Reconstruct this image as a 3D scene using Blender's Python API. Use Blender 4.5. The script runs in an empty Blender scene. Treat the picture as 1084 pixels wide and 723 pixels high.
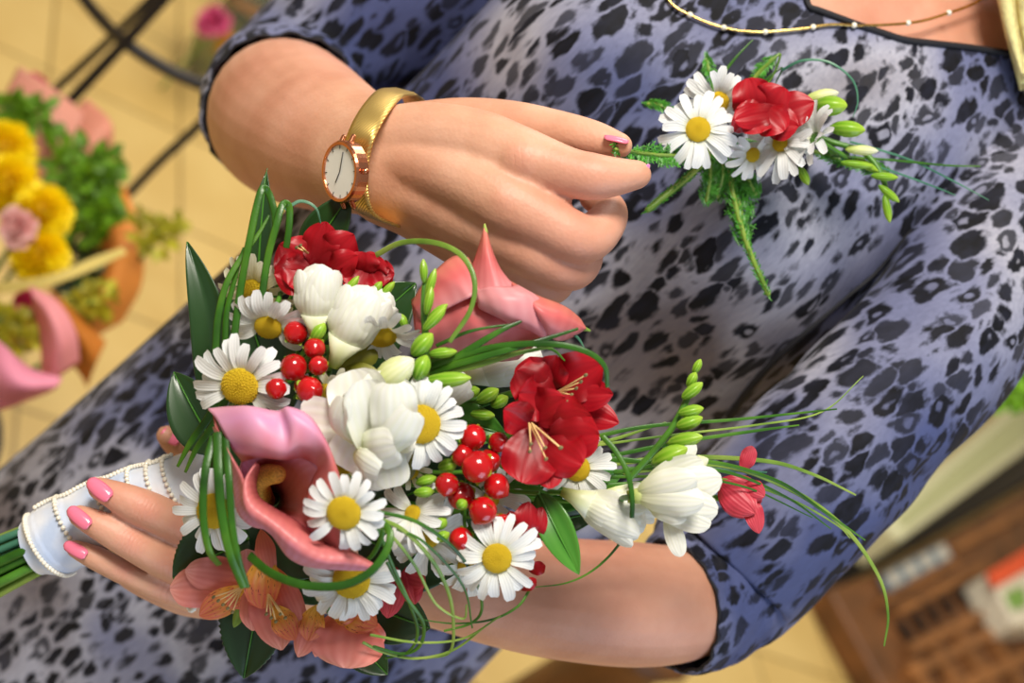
import bpy, math, random
import numpy as np
from mathutils import Vector, Matrix
random.seed(7)
rng = np.random.default_rng(7)
PI = math.pi
scene = bpy.context.scene
COL = scene.collection

# ------------------------------------------------------------------ camera and frame of the place
F = 50.0 / 36.0 * 1084            # focal length in pixels
PITCH = math.radians(30)
A_, B_ = math.cos(math.radians(43)), math.sin(math.radians(43))
CAM = Vector((0, 0, 1.72))
u_c = Vector((math.cos(PITCH) * A_, math.cos(PITCH) * B_, math.sin(PITCH)))       # world up seen by the camera
ey = (Vector((0, 0, -1)) + math.sin(PITCH) * u_c).normalized()
ex = ey.cross(u_c).normalized()
RW = Matrix((ex, ey, u_c))        # camera axes -> world axes

def at(px, py, d):                # the point of the place seen at pixel (px, py), d metres deep
    return CAM + RW @ Vector(((px - 542) / F * d, -(py - 361.5) / F * d, -d))
def V(x, y, z=0.0):               # direction: right, up, towards the viewer
    return RW @ Vector((x, y, z))
VIEW = V(0, 0, 1)
UP = Vector((0, 0, 1))
def m_px(d): return d / F
def down_to(p, z):                # the point below p at height z
    return Vector((p.x, p.y, z))

# ------------------------------------------------------------------ objects
WM = {}                           # where each thing stands
def mesh(name, verts, faces, mat, parent=None, smooth=True, uv=None):
    me = bpy.data.meshes.new(name)
    vs = [Vector(v) for v in verts]
    if parent is not None:
        M = WM.get(parent.name, Matrix.Identity(4)).inverted()
        vs = [M @ v for v in vs]
    me.from_pydata([tuple(v) for v in vs], [], [tuple(int(i) for i in f) for f in faces])
    if uv is not None:
        l = me.uv_layers.new(name='UVMap')
        idx = np.zeros(len(me.loops), dtype=np.int32)
        me.loops.foreach_get('vertex_index', idx)
        l.data.foreach_set('uv', np.asarray(uv, dtype=np.float32)[idx].ravel())
    if smooth:
        me.polygons.foreach_set('use_smooth', [True] * len(me.polygons))
    me.materials.append(mat)
    me.update()
    o = bpy.data.objects.new(name, me)
    COL.objects.link(o)
    if parent is not None:
        o.parent = parent; WM[o.name] = WM.get(parent.name, Matrix.Identity(4))
    return o

def tag(o, label, cat, group=None, kind=None):
    if label: o['label'] = label
    if cat: o['category'] = cat
    if group: o['group'] = group
    if kind: o['kind'] = kind
    return o

def thing(name, label, cat, loc, group=None, rot=None):
    o = bpy.data.objects.new(name, None)
    COL.objects.link(o)
    o.empty_display_size = 0.02
    M = Matrix.Translation(loc)
    if rot is not None: M = M @ rot.to_4x4()
    o.matrix_world = M
    WM[o.name] = M
    tag(o, label, cat, group)
    return o

class B:                          # collects several shapes into one mesh
    def __init__(s): s.v = []; s.f = []; s.u = []
    def add(s, g):
        n = len(s.v)
        s.v += [tuple(p) for p in g[0]]
        s.f += [tuple(i + n for i in f) for f in g[1]]
        s.u += list(g[2]) if len(g) > 2 and g[2] is not None else [(0, 0)] * len(g[0])
        return s
    def build(s, name, mat, parent=None, smooth=True):
        return mesh(name, s.v, s.f, mat, parent, smooth, s.u)
def put(name, g, mat, parent=None, smooth=True):
    return mesh(name, g[0], g[1], mat, parent, smooth, g[2] if len(g) > 2 else None)

# ------------------------------------------------------------------ shapes
def cr(P, n):                     # Catmull-Rom through rows of P (K x ...) -> n rows
    P = np.asarray(P, float); K = len(P)
    if K == 2:
        t = np.linspace(0, 1, n).reshape((-1,) + (1,) * (P.ndim - 1))
        return P[0] * (1 - t) + P[1] * t
    Q = np.concatenate([[2 * P[0] - P[1]], P, [2 * P[-1] - P[-2]]])
    out = []
    for x in np.linspace(0, K - 1, n):
        i = min(int(x), K - 2); t = x - i
        a, b, c, d = Q[i], Q[i + 1], Q[i + 2], Q[i + 3]
        out.append(0.5 * ((2 * b) + (c - a) * t + (2 * a - 5 * b + 4 * c - d) * t * t + (3 * b - a - 3 * c + d) * t ** 3))
    return np.array(out)

def grid(P, close=False):         # P: (R, C, 3) -> mesh with uv
    R, C = P.shape[:2]
    v = P.reshape(-1, 3)
    f = []
    for i in range(R - 1):
        for j in range(C if close else C - 1):
            k = (j + 1) % C
            f.append((i * C + j, i * C + k, (i + 1) * C + k, (i + 1) * C + j))
    uv = [(j / (C - 1), i / (R - 1)) for i in range(R) for j in range(C)]
    return v, f, uv

def petal(Bp, T, w, n=None, bow=0.0, cup=0.0, sh=(0.5, 0.4), tip=0.0, ruf=0.0, nu=12, nv=8, side=0.0, serr=0.0, seed=0, groove=0.0):
    Bp, T = Vector(Bp), Vector(T)
    n = Vector(n) if n is not None else VIEW
    ax = T - Bp; L = ax.length; a = ax.normalized()
    s = a.cross(n).normalized(); m = s.cross(a).normalized()
    ea, eb = sh
    tm = ea / (ea + eb); pk = tm ** ea * (1 - tm) ** eb
    r = random.Random(seed); ph = r.uniform(0, 6.28)
    P = np.zeros((nu + 1, nv + 1, 3))
    for i in range(nu + 1):
        t = i / nu
        tt = min(max(t, 0.004), 0.996)
        hw = w / 2 * max((tt ** ea) * ((1 - tt) ** eb) / pk, 0.03)
        if serr: hw *= 1 + serr * (1 if i % 2 else -1)
        c = Bp + ax * t + m * (bow * L * 4 * t * (1 - t) + tip * L * t ** 3) + s * (side * L * math.sin(PI * t))
        for j in range(nv + 1):
            q = j / nv * 2 - 1
            z = cup * hw * q * q + ruf * hw * (math.sin(7 * t + ph) * q * abs(q) + .8 * math.sin(13 * t + 2 * ph + q) * q * q) - groove * w * math.exp(-(q / 0.18) ** 2)
            P[i, j] = c + s * (hw * q) + m * z
    return grid(P)

def frames(C, ref=None):
    C = [Vector(c) for c in C]; out = []
    for i in range(len(C)):
        t = (C[min(i + 1, len(C) - 1)] - C[max(i - 1, 0)]).normalized()
        r = ref if ref is not None else VIEW
        a = t.cross(r)
        if a.length < 0.15: a = t.cross(r + V(0.3, 0.4, 0))
        a.normalize()
        if out and a.dot(out[-1][1]) < 0: a = -a
        out.append((t, a, a.cross(t).normalized()))
    return out

def loft(C, ra, rb, seg=12, cap=True, ref=None, ex=2.0):
    fr = frames(C, ref); n = len(C); P = []
    C = [Vector(c) for c in C]
    rows = list(zip(C, ra, rb, fr))
    if cap:                       # rounded ends
        def ends(k, sgn):
            c, a_, b_, f_ = rows[k]; o = []
            for q in (0.35, 0.7, 0.9, 0.985):
                o.append((c + f_[0] * (sgn * min(a_, b_) * q), a_ * math.sqrt(1 - q * q), b_ * math.sqrt(1 - q * q), f_))
            return o
        rows = ends(0, -1)[::-1] + rows + ends(len(rows) - 1, 1)
    for c, a_, b_, (t, s, m) in rows:
        for j in range(seg):
            th = 2 * PI * j / seg
            x, y = math.cos(th), math.sin(th)
            if ex != 2.0:
                x = math.copysign(abs(x) ** (2 / ex), x); y = math.copysign(abs(y) ** (2 / ex), y)
            P.append(tuple(c + s * (a_ * x) + m * (b_ * y)))
    R = len(rows)
    v, f, uv = grid(np.array(P).reshape(R, seg, 3), True)
    f.append(tuple(range(seg))[::-1]); f.append(tuple((R - 1) * seg + j for j in range(seg)))
    return v, f, uv

def tube(pts, r, seg=8, n=None, rb=None, cap=True):   # pts world points; r number or list
    n = n or max(2, (len(pts) - 1) * 8 + 1)
    K = len(pts)
    rr = r if isinstance(r, (list, tuple)) else [r] * K
    q = rb if rb is not None else rr
    q = q if isinstance(q, (list, tuple)) else [q] * K
    D = np.array([list(p) + [a, b] for p, a, b in zip(pts, rr, q)])
    D = cr(D, n)
    return loft([Vector(x[:3]) for x in D], np.maximum(D[:, 3], 1e-5), np.maximum(D[:, 4], 1e-5), seg, cap)

def pxtube(st, seg=16, n=None, off=0.0):   # stations (px, py, depth, radius px [, radius px in depth])
    pts, ra, rb = [], [], []
    for s in st:
        pts.append(at(*s[:3])); ra.append(s[3] * m_px(s[2]) + off); rb.append((s[4] if len(s) > 4 else s[3]) * m_px(s[2]) + off)
    return tube(pts, ra, seg, n, rb)

def lathe(Bp, T, prof, seg=14, squash=1.0, n=None):
    Bp, T = Vector(Bp), Vector(T); ax = T - Bp; a = ax.normalized()
    s = a.cross(n if n is not None else VIEW)
    if s.length < 0.1: s = a.cross(V(0.2, 1, 0))
    s.normalize(); m = s.cross(a)
    P = np.zeros((len(prof), seg, 3))
    for i, (t, r) in enumerate(prof):
        for j in range(seg):
            th = 2 * PI * j / seg
            P[i, j] = Bp + ax * t + s * (r * math.cos(th)) + m * (r * squash * math.sin(th))
    v, f, uv = grid(P, True)
    k = (len(prof) - 1) * seg
    f.append(tuple(range(seg))[::-1]); f.append(tuple(k + j for j in range(seg)))
    return v, f, uv

def ball(c, r, seg=16, rings=10, sq=(1, 1, 1), R=None):
    c = Vector(c); P = np.zeros((rings + 1, seg, 3))
    for i in range(rings + 1):
        ph = PI * (i + 0.02) / (rings + 0.04)
        for j in range(seg):
            th = 2 * PI * j / seg
            v = Vector((math.sin(ph) * math.cos(th) * sq[0], math.sin(ph) * math.sin(th) * sq[1], math.cos(ph) * sq[2])) * r
            P[i, j] = c + (R @ v if R is not None else v)
    v, f, uv = grid(P, True)
    f.append(tuple(range(seg))[::-1]); f.append(tuple(rings * seg + j for j in range(seg)))
    return v, f, uv

def box(c, sx, sy, sz, ax=None, ay=None, az=None):   # centre, full sizes, axes
    ax = ax or Vector((1, 0, 0)); ay = ay or Vector((0, 1, 0)); az = az or UP
    v = [Vector(c) + ax * (sx / 2 * i) + ay * (sy / 2 * j) + az * (sz / 2 * k) for i in (-1, 1) for j in (-1, 1) for k in (-1, 1)]
    f = [(0, 1, 3, 2), (4, 6, 7, 5), (0, 4, 5, 1), (2, 3, 7, 6), (0, 2, 6, 4), (1, 5, 7, 3)]
    return v, f, [(0, 0)] * 8

# ------------------------------------------------------------------ materials
def lin(c):
    return tuple(((x / 255) / 12.92 if x / 255 <= 0.04045 else ((x / 255 + 0.055) / 1.055) ** 2.4) for x in c) + (1,)
class N:
    def __init__(s, name):
        s.m = bpy.data.materials.new(name); s.m.use_nodes = True
        s.t = s.m.node_tree; s.b = s.t.nodes['Principled BSDF']; s.out = s.t.nodes['Material Output']
    def n(s, typ, **k):
        o = s.t.nodes.new(typ)
        for a, b in k.items(): setattr(o, a, b)
        return o
    def l(s, a, b): s.t.links.new(a, b)
    def math(s, op, a, b=None, c=None, clamp=False):
        o = s.n('ShaderNodeMath', operation=op); o.use_clamp = clamp
        for i, x in enumerate((a, b, c)):
            if x is None: continue
            if isinstance(x, (int, float)): o.inputs[i].default_value = x
            else: s.l(x, o.inputs[i])
        return o.outputs[0]
    def ramp(s, fac, stops, interp='LINEAR'):
        o = s.n('ShaderNodeValToRGB'); e = o.color_ramp.elements; o.color_ramp.interpolation = interp
        while len(e) < len(stops): e.new(0.5)
        for q, (p, c) in zip(e, stops): q.position = p; q.color = c
        s.l(fac, o.inputs[0]); return o.outputs[0]
    def mix(s, fac, a, b, mode='MIX'):
        o = s.n('ShaderNodeMix', data_type='RGBA', blend_type=mode)
        for i, x in ((0, fac), (6, a), (7, b)):
            if isinstance(x, (int, float)): o.inputs[i].default_value = x
            elif isinstance(x, tuple): o.inputs[i].default_value = x
            else: s.l(x, o.inputs[i])
        return o.outputs[2]
    def noise(s, vec, scale, detail=2, rough=0.5, dist=0.0):
        o = s.n('ShaderNodeTexNoise'); o.inputs['Scale'].default_value = scale; o.inputs['Detail'].default_value = detail
        o.inputs['Roughness'].default_value = rough; o.inputs['Distortion'].default_value = dist
        if vec is not None: s.l(vec, o.inputs['Vector'])
        return o.outputs[0]
    def coord(s, k='Object'): return s.n('ShaderNodeTexCoord').outputs[k]
    def bump(s, h, strength=0.3, dist=0.001):
        o = s.n('ShaderNodeBump'); o.inputs['Strength'].default_value = strength; o.inputs['Distance'].default_value = dist
        s.l(h, o.inputs['Height']); s.l(o.outputs[0], s.b.inputs['Normal']); return o
    def base(s, c):
        if isinstance(c, tuple): s.b.inputs['Base Color'].default_value = c
        else: s.l(c, s.b.inputs['Base Color'])
    def set(s, **k):
        for a, b in k.items(): s.b.inputs[a.replace('_', ' ')].default_value = b
        return s
    def transl(s, c, f):
        t = s.n('ShaderNodeBsdfTranslucent'); x = s.n('ShaderNodeMixShader'); x.inputs[0].default_value = f
        if isinstance(c, tuple): t.inputs[0].default_value = c
        else: s.l(c, t.inputs[0])
        s.l(s.b.outputs[0], x.inputs[1]); s.l(t.outputs[0], x.inputs[2]); s.l(x.outputs[0], s.out.inputs[0])

def plain(name, rgb, rough=0.5, var=0.12, scale=60, metallic=0.0, bump=0.0, transl=0.0, spec=0.5):
    m = N(name); c = lin(rgb)
    nz = m.noise(m.coord(), scale, 3)
    dark = tuple(x * (1 - var * 2) for x in c[:3]) + (1,); lite = tuple(min(1, x * (1 + var * 2)) for x in c[:3]) + (1,)
    col = m.ramp(nz, [(0.3, dark), (0.7, lite)])
    m.base(col); m.set(Roughness=rough, Metallic=metallic); m.b.inputs['Specular IOR Level'].default_value = spec
    if bump: m.bump(nz, bump)
    if transl: m.transl(col, transl)
    return m.m

def petal_mat(name, stops, vein=None, vs=0.3, nveins=14, rough=0.45, transl=0.25, spots=None, bump=0.25, spec=0.4, uend=None):
    m = N(name); uv = m.coord('UV')
    sp = m.n('ShaderNodeSeparateXYZ'); m.l(uv, sp.inputs[0]); U, Vv = sp.outputs[0], sp.outputs[1]
    nz = m.noise(m.coord(), 120, 3)
    f = m.math('ADD', Vv, m.math('MULTIPLY', m.math('SUBTRACT', nz, 0.5), 0.25))
    col = m.ramp(f, [(p, lin(c)) for p, c in stops])
    w = m.math('SINE', m.math('MULTIPLY', m.math('ADD', U, m.math('MULTIPLY', nz, 0.03)), nveins * 2 * PI))
    w = m.math('MULTIPLY_ADD', w, 0.5, 0.5)
    if vein: col = m.mix(m.math('MULTIPLY', w, vs), col, lin(vein))
    if uend:
        k = m.math('MULTIPLY', m.math('SUBTRACT', U, uend[0]), 7.0, clamp=True)
        col = m.mix(k, col, lin(uend[1]))
    if spots:                      # streaks inside alstroemeria petals
        mp = m.n('ShaderNodeMapping'); mp.inputs['Scale'].default_value = (26, 7, 1); m.l(uv, mp.inputs[0])
        vo = m.n('ShaderNodeTexVoronoi'); vo.inputs['Scale'].default_value = 1; m.l(mp.outputs[0], vo.inputs['Vector'])
        k = m.math('LESS_THAN', vo.outputs[0], 0.22)
        k = m.math('MULTIPLY', k, m.math('LESS_THAN', Vv, 0.75))
        col = m.mix(k, col, lin(spots))
    m.base(col); m.set(Roughness=rough); m.b.inputs['Specular IOR Level'].default_value = spec
    m.bump(w, bump, 0.0004)
    if transl: m.transl(col, transl)
    return m.m
# ------------------------------------------------------------------ materials of the person
def skin_mat():
    m = N('skin'); co = m.coord()
    n1 = m.noise(co, 26, 4); n2 = m.noise(co, 420, 3); n3 = m.noise(co, 9, 2)
    col = m.ramp(n1, [(0.3, lin((190, 136, 108))), (0.52, lin((208, 156, 128))), (0.75, lin((220, 172, 146)))])
    col = m.mix(m.math('MULTIPLY', m.ramp(n3, [(0.4, (0, 0, 0, 1)), (0.7, (1, 1, 1, 1))]), 0.35), col, lin((206, 128, 112)))
    m.base(col); m.set(Roughness=0.52)
    m.b.inputs['Subsurface Weight'].default_value = 0.12
    m.b.inputs['Subsurface Radius'].default_value = (0.01, 0.004, 0.002)
    m.b.inputs['Subsurface Scale'].default_value = 0.6
    vo = m.n('ShaderNodeTexVoronoi'); vo.inputs['Scale'].default_value = 500; m.l(co, vo.inputs['Vector'])
    h = m.math('ADD', m.math('MULTIPLY', n2, 0.4), m.math('MULTIPLY', vo.outputs[0], 0.5))
    h = m.math('ADD', h, m.math('MULTIPLY', m.noise(co, 60, 3), .6))
    geo = m.n('ShaderNodeNewGeometry').outputs['Position']
    red = None
    for (x, y, d, dx, dy, fr, w) in JOINTS:
        c = at(x, y, d); ax = V(dx, dy, 0).normalized()
        sub = m.n('ShaderNodeVectorMath', operation='SUBTRACT'); m.l(geo, sub.inputs[0]); sub.inputs[1].default_value = c
        ln = m.n('ShaderNodeVectorMath', operation='LENGTH'); m.l(sub.outputs[0], ln.inputs[0])
        dt = m.n('ShaderNodeVectorMath', operation='DOT_PRODUCT'); m.l(sub.outputs[0], dt.inputs[0]); dt.inputs[1].default_value = ax
        mask = m.math('SUBTRACT', 1.0, m.math('DIVIDE', ln.outputs['Value'], w), clamp=True)
        wob = m.math('MULTIPLY', m.noise(geo, 160, 2), .003)
        sn_ = m.math('SINE', m.math('MULTIPLY', m.math('ADD', dt.outputs['Value'], wob), fr))
        sn_ = m.math('POWER', m.math('ABSOLUTE', sn_), 0.35)
        h = m.math('ADD', h, m.math('MULTIPLY', m.math('MULTIPLY', sn_, mask), 1.6))
        red = mask if red is None else m.math('MAXIMUM', red, mask)
    col = m.mix(m.math('MULTIPLY', red, .45), col, lin((208, 118, 100)))
    m.base(col)
    m.bump(h, 0.22, 0.0009)
    return m.m
JOINTS = [(628, 178, .655, 1, 0, 1500, .013), (612, 250, .66, .8, -.6, 1500, .012), (600, 284, .67, .8, -.6, 1500, .011), (548, 164, .665, 1, 0, 900, .014), (532, 210, .662, .9, -.4, 900, .014),
          (156, 539, .705, 1, -.5, 1500, .012), (140, 574, .71, 1, -.6, 1500, .011), (133, 604, .722, 1, -.5, 1500, .009), (200, 562, .715, 1, -.4, 1100, .015), (186, 600, .715, 1, -.3, 1100, .013), (180, 626, .73, 1, -.3, 1100, .012)]
SKIN = skin_mat()

def leopard(name, scale=78):
    m = N(name); co = m.coord()
    mp = m.n('ShaderNodeMapping'); mp.inputs['Rotation'].default_value = (0.1, 0.35, 0.2); mp.inputs['Scale'].default_value = (1.2, 1.0, 0.52)
    m.l(co, mp.inputs[0])
    nz = m.n('ShaderNodeTexNoise'); nz.inputs['Scale'].default_value = 55; nz.inputs['Detail'].default_value = 2; m.l(mp.outputs[0], nz.inputs['Vector'])
    wv = m.n('ShaderNodeVectorMath', operation='SUBTRACT'); m.l(nz.outputs['Color'], wv.inputs[0]); wv.inputs[1].default_value = (.5, .5, .5)
    ws = m.n('ShaderNodeVectorMath', operation='SCALE'); m.l(wv.outputs[0], ws.inputs[0]); ws.inputs['Scale'].default_value = 0.020
    wa = m.n('ShaderNodeVectorMath', operation='ADD'); m.l(mp.outputs[0], wa.inputs[0]); m.l(ws.outputs[0], wa.inputs[1])
    # size of the marks drifts over the cloth
    v = m.n('ShaderNodeTexVoronoi', feature='F1'); v.inputs['Scale'].default_value = scale; v.inputs['Randomness'].default_value = 0.9; m.l(wa.outputs[0], v.inputs['Vector'])
    v2 = m.n('ShaderNodeTexVoronoi', feature='DISTANCE_TO_EDGE'); v2.inputs['Scale'].default_value = scale; v2.inputs['Randomness'].default_value = 0.9; m.l(wa.outputs[0], v2.inputs['Vector'])
    sc = m.n('ShaderNodeSeparateColor'); m.l(v.outputs['Color'], sc.inputs[0]); R, G, Bc = sc.outputs
    # brushed, fuzzy edges: fine noise drawn out along the length of the dress
    ms = m.n('ShaderNodeMapping'); ms.inputs['Scale'].default_value = (1, 1, 0.18); ms.inputs['Rotation'].default_value = (0.1, 0.35, 0.2); m.l(co, ms.inputs[0])
    st = m.noise(ms.outputs[0], 420, 3, 0.6)
    st = m.math('SUBTRACT', st, 0.5)
    thr = m.math('MULTIPLY_ADD', R, 0.14, -0.085)
    e = m.math('ADD', m.math('MULTIPLY', v2.outputs[0], 0.45), m.math('MULTIPLY_ADD', v.outputs['Distance'], -0.55, 0.27))
    e = m.math('ADD', e, m.math('MULTIPLY', st, 0.26))
    big = m.noise(mp.outputs[0], 9, 2)
    e = m.math('ADD', e, m.math('MULTIPLY', m.math('SUBTRACT', big, 0.5), 0.25))
    k = m.math('MULTIPLY', m.math('SUBTRACT', e, thr), 8.0, clamp=True)
    blot = m.math('MINIMUM', k, 1.0, clamp=True)
    # rosettes: some marks are open in the middle
    hole = m.math('MULTIPLY', m.math('SUBTRACT', m.math('ADD', v.outputs['Distance'], m.math('MULTIPLY', st, 0.12)), 0.16), 12.0, clamp=True)
    open_ = m.math('GREATER_THAN', G, 0.72)
    hole = m.math('MAXIMUM', hole, m.math('SUBTRACT', 1.0, open_))
    blot = m.math('MULTIPLY', blot, m.math('MULTIPLY_ADD', hole, 0.75, 0.25))
    # broad cloudy ground: lavender, stone and slate
    g = m.noise(co, 6.5, 2)
    base = m.ramp(g, [(0.36, lin((76, 86, 132))), (0.48, lin((132, 136, 168))), (0.58, lin((184, 184, 198))), (0.68, lin((128, 119, 120)))])
    base = m.mix(m.math('MULTIPLY', m.math('ADD', st, 0.5), 0.55), base, lin((60, 64, 90)))
    ink = m.ramp(m.noise(ms.outputs[0], 160, 2), [(0.35, lin((9, 10, 16))), (0.75, lin((26, 28, 42)))])
    strong = m.math('MULTIPLY_ADD', Bc, 0.3, 0.82, clamp=True)
    col = m.mix(m.math('MULTIPLY', blot, strong), base, ink)
    m.base(col); m.set(Roughness=0.7); m.b.inputs['Specular IOR Level'].default_value = 0.2
    m.b.inputs['Sheen Weight'].default_value = 0.04
    m.bump(m.noise(co, 30, 3), 0.35, 0.004)
    return m.m
DRESS = leopard('leopard_cloth')
SEAM_AND_SHADE = plain('dark_seam_and_shade', (20, 20, 28), 0.7)  # trim and hems; also colours the shade drawn in along the armhole
NAIL = plain('pink_nail', (240, 122, 150), 0.18, 0.04, 80)
NAIL2 = plain('lilac_pink_nail', (214, 130, 190), 0.18, 0.04, 80)
HAIR = plain('blond_hair', (246, 224, 156), 0.4, 0.12, 200)

# ------------------------------------------------------------------ trunk
A2, B2 = 0.731, 0.682
def sn(s, n, d):                  # s runs up along the body, n across it
    return at(542 + (A2 * s + B2 * n) - 542, (-B2 * s + A2 * n), d)
ST = [(-1500, 420, 800, 1.52, .21), (-1050, 360, 860, 1.30, .24), (-620, 318, 932, 1.09, .245), (-400, 336, 915, 1.03, .235), (-263, 346, 898, .98, .22), (-100, 352, 884, .94, .20), (60, 352, 876, .905, .195),
      (200, 345, 882, .87, .20), (300, 338, 892, .835, .21), (378, 332, 894, .812, .215), (470, 322, 892, .80, .205),
      (560, 330, 886, .80, .18), (640, 385, 882, .815, .15), (700, 470, 850, .832, .13), (748, 545, 790, .845, .12), (790, 585, 740, .85, .115)]
def trunk(off, n_s, seg, s_end=None):
    D = cr(np.array(ST), n_s); rows = []; S = []
    if s_end is not None: D = D[D[:, 0] <= s_end]
    for s, a, b, d, th in D:
        hw = (b - a) / 2 * m_px(d) + off; nc = (a + b) / 2; q = th / 2 + off; row = []
        for j in range(seg):
            t = 2 * PI * j / seg
            x = math.copysign(abs(math.cos(t)) ** 0.86, math.cos(t)); y = math.copysign(abs(math.sin(t)) ** 0.8, math.sin(t))
            dd = d - off + q - q * y
            dc = d - off + q
            n = nc + hw * x / m_px(dc)
            if y > 0:
                bl = 0.028 * math.exp(-((s - 370) / 95) ** 2 - ((n - 725) / 95) ** 2) + 0.028 * math.exp(-((s - 370) / 95) ** 2 - ((n - 460) / 95) ** 2)
                fold = 0.0022 * math.sin(n / 17 + s / 60 + 2 * math.sin(s / 90)) * math.exp(-((s - 120) / 330) ** 2)
                fold += 0.003 * math.sin((n * 0.8 + s) / 23) * math.exp(-((s - 240) / 60) ** 2 - ((n - 790) / 70) ** 2)
                dd -= bl * y + fold * y
            # keep the place across the body, not the pixel
            row.append(sn_true(s, n, dc, dd)); 
        rows.append(row); S.append(s)
    return np.array([[tuple(p) for p in r] for r in rows]), S
def sn_true(s, n, dc, dd):        # point placed at depth dc, then moved straight along the view axis
    return at(A2 * s + B2 * n, -B2 * s + A2 * n, dc) + VIEW * (dc - dd)

ADY = []
def arm_r():
    g = B()
    g.add(pxtube([(640, -100, .93, 66), (560, -60, .94, 68), (430, 15, .97, 66), (340, 75, .985, 66), (300, 112, .97, 66)], 20))
    g.add(pxtube([(296, 116, .955, 66, 70), (300, 120, .93, 78, 78), (304, 126, .89, 83, 80), (322, 138, .84, 82, 76), (352, 153, .785, 74, 66), (384, 165, .745, 64, 50), (404, 170, .728, 60, 44), (432, 175, .72, 60, 40)], 28))
    dz = .012
    def seg(st): g.add(pxtube([(x, y, d + dz, r) for x, y, d, r in st], 18))
    seg([(410, 150, .712, 38), (450, 146, .702, 38), (500, 152, .690, 38), (545, 166, .680, 35), (600, 182, .672, 27), (628, 187, .670, 25.5), (652, 187, .671, 21), (674, 185, .672, 16)])
    seg([(412, 170, .712, 38), (450, 176, .700, 38), (500, 194, .684, 37), (535, 214, .676, 36), (575, 234, .674, 30), (616, 253, .677, 27), (638, 240, .690, 23), (645, 222, .703, 19), (628, 208, .713, 16)])
    seg([(408, 190, .715, 38), (448, 204, .706, 38), (495, 228, .694, 36), (530, 247, .686, 32), (570, 269, .684, 28), (604, 284, .690, 25), (618, 268, .708, 21), (604, 250, .722, 17)])
    seg([(404, 204, .720, 34), (440, 220, .715, 34), (490, 252, .706, 32), (525, 274, .700, 29), (556, 292, .698, 25), (583, 302, .703, 22), (592, 288, .720, 18), (580, 272, .73, 16)])
    seg([(430, 145, .725, 36), (490, 138, .722, 35), (540, 134, .712, 28), (592, 140, .700, 23), (630, 148, .690, 20), (656, 154, .684, 14)])
    seg([(440, 190, .73, 52), (490, 200, .728, 55), (530, 215, .73, 48)])
    seg([(548, 168, .674, 27), (558, 170, .673, 27)])      # knuckles
    seg([(532, 212, .671, 26), (542, 216, .671, 26)])
    return g
def arm_l():
    g = B()
    g.add(pxtube([(1040, 190, .89, 78), (1010, 300, .865, 74), (920, 430, .85, 72), (850, 520, .84, 70), (775, 605, .835, 60), (745, 632, .83, 58)], 20))
    g.add(pxtube([(762, 626, .83, 50), (735, 636, .815, 58), (705, 640, .803, 63), (660, 639, .795, 66), (590, 633, .785, 64), (530, 624, .78, 60), (490, 616, .775, 56), (430, 606, .77, 50, 40), (390, 602, .765, 48, 36)], 24))
    def seg(st): g.add(pxtube(st, 16))
    seg([(400, 600, .765, 50), (330, 595, .757, 54), (270, 594, .752, 50), (248, 594, .755, 36)])
    seg([(330, 582, .757, 30), (262, 577, .745, 25), (222, 568, .736, 22), (187, 553, .725, 20.5), (153, 538, .716, 20), (128, 527, .714, 17), (105, 517, .715, 12.5)])
    seg([(320, 600, .757, 30), (250, 606, .745, 23), (206, 605, .736, 20), (171, 593, .727, 18.5), (136, 573, .719, 18), (107, 557, .716, 16), (84, 546, .716, 12)])
    seg([(320, 618, .764, 26), (245, 634, .752, 20), (203, 633, .745, 15.5), (163, 620, .736, 14), (130, 605, .730, 13.5), (102, 591, .725, 13), (80, 581, .723, 10)])
    seg([(320, 622, .780, 26), (250, 636, .772, 20), (200, 638, .766, 15), (162, 626, .762, 12), (135, 612, .760, 11)])
    seg([(330, 570, .775, 32), (262, 535, .800, 26), (222, 500, .812, 20), (200, 480, .805, 17), (184, 466, .79, 15), (176, 461, .782, 11)])
    return g

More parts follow.
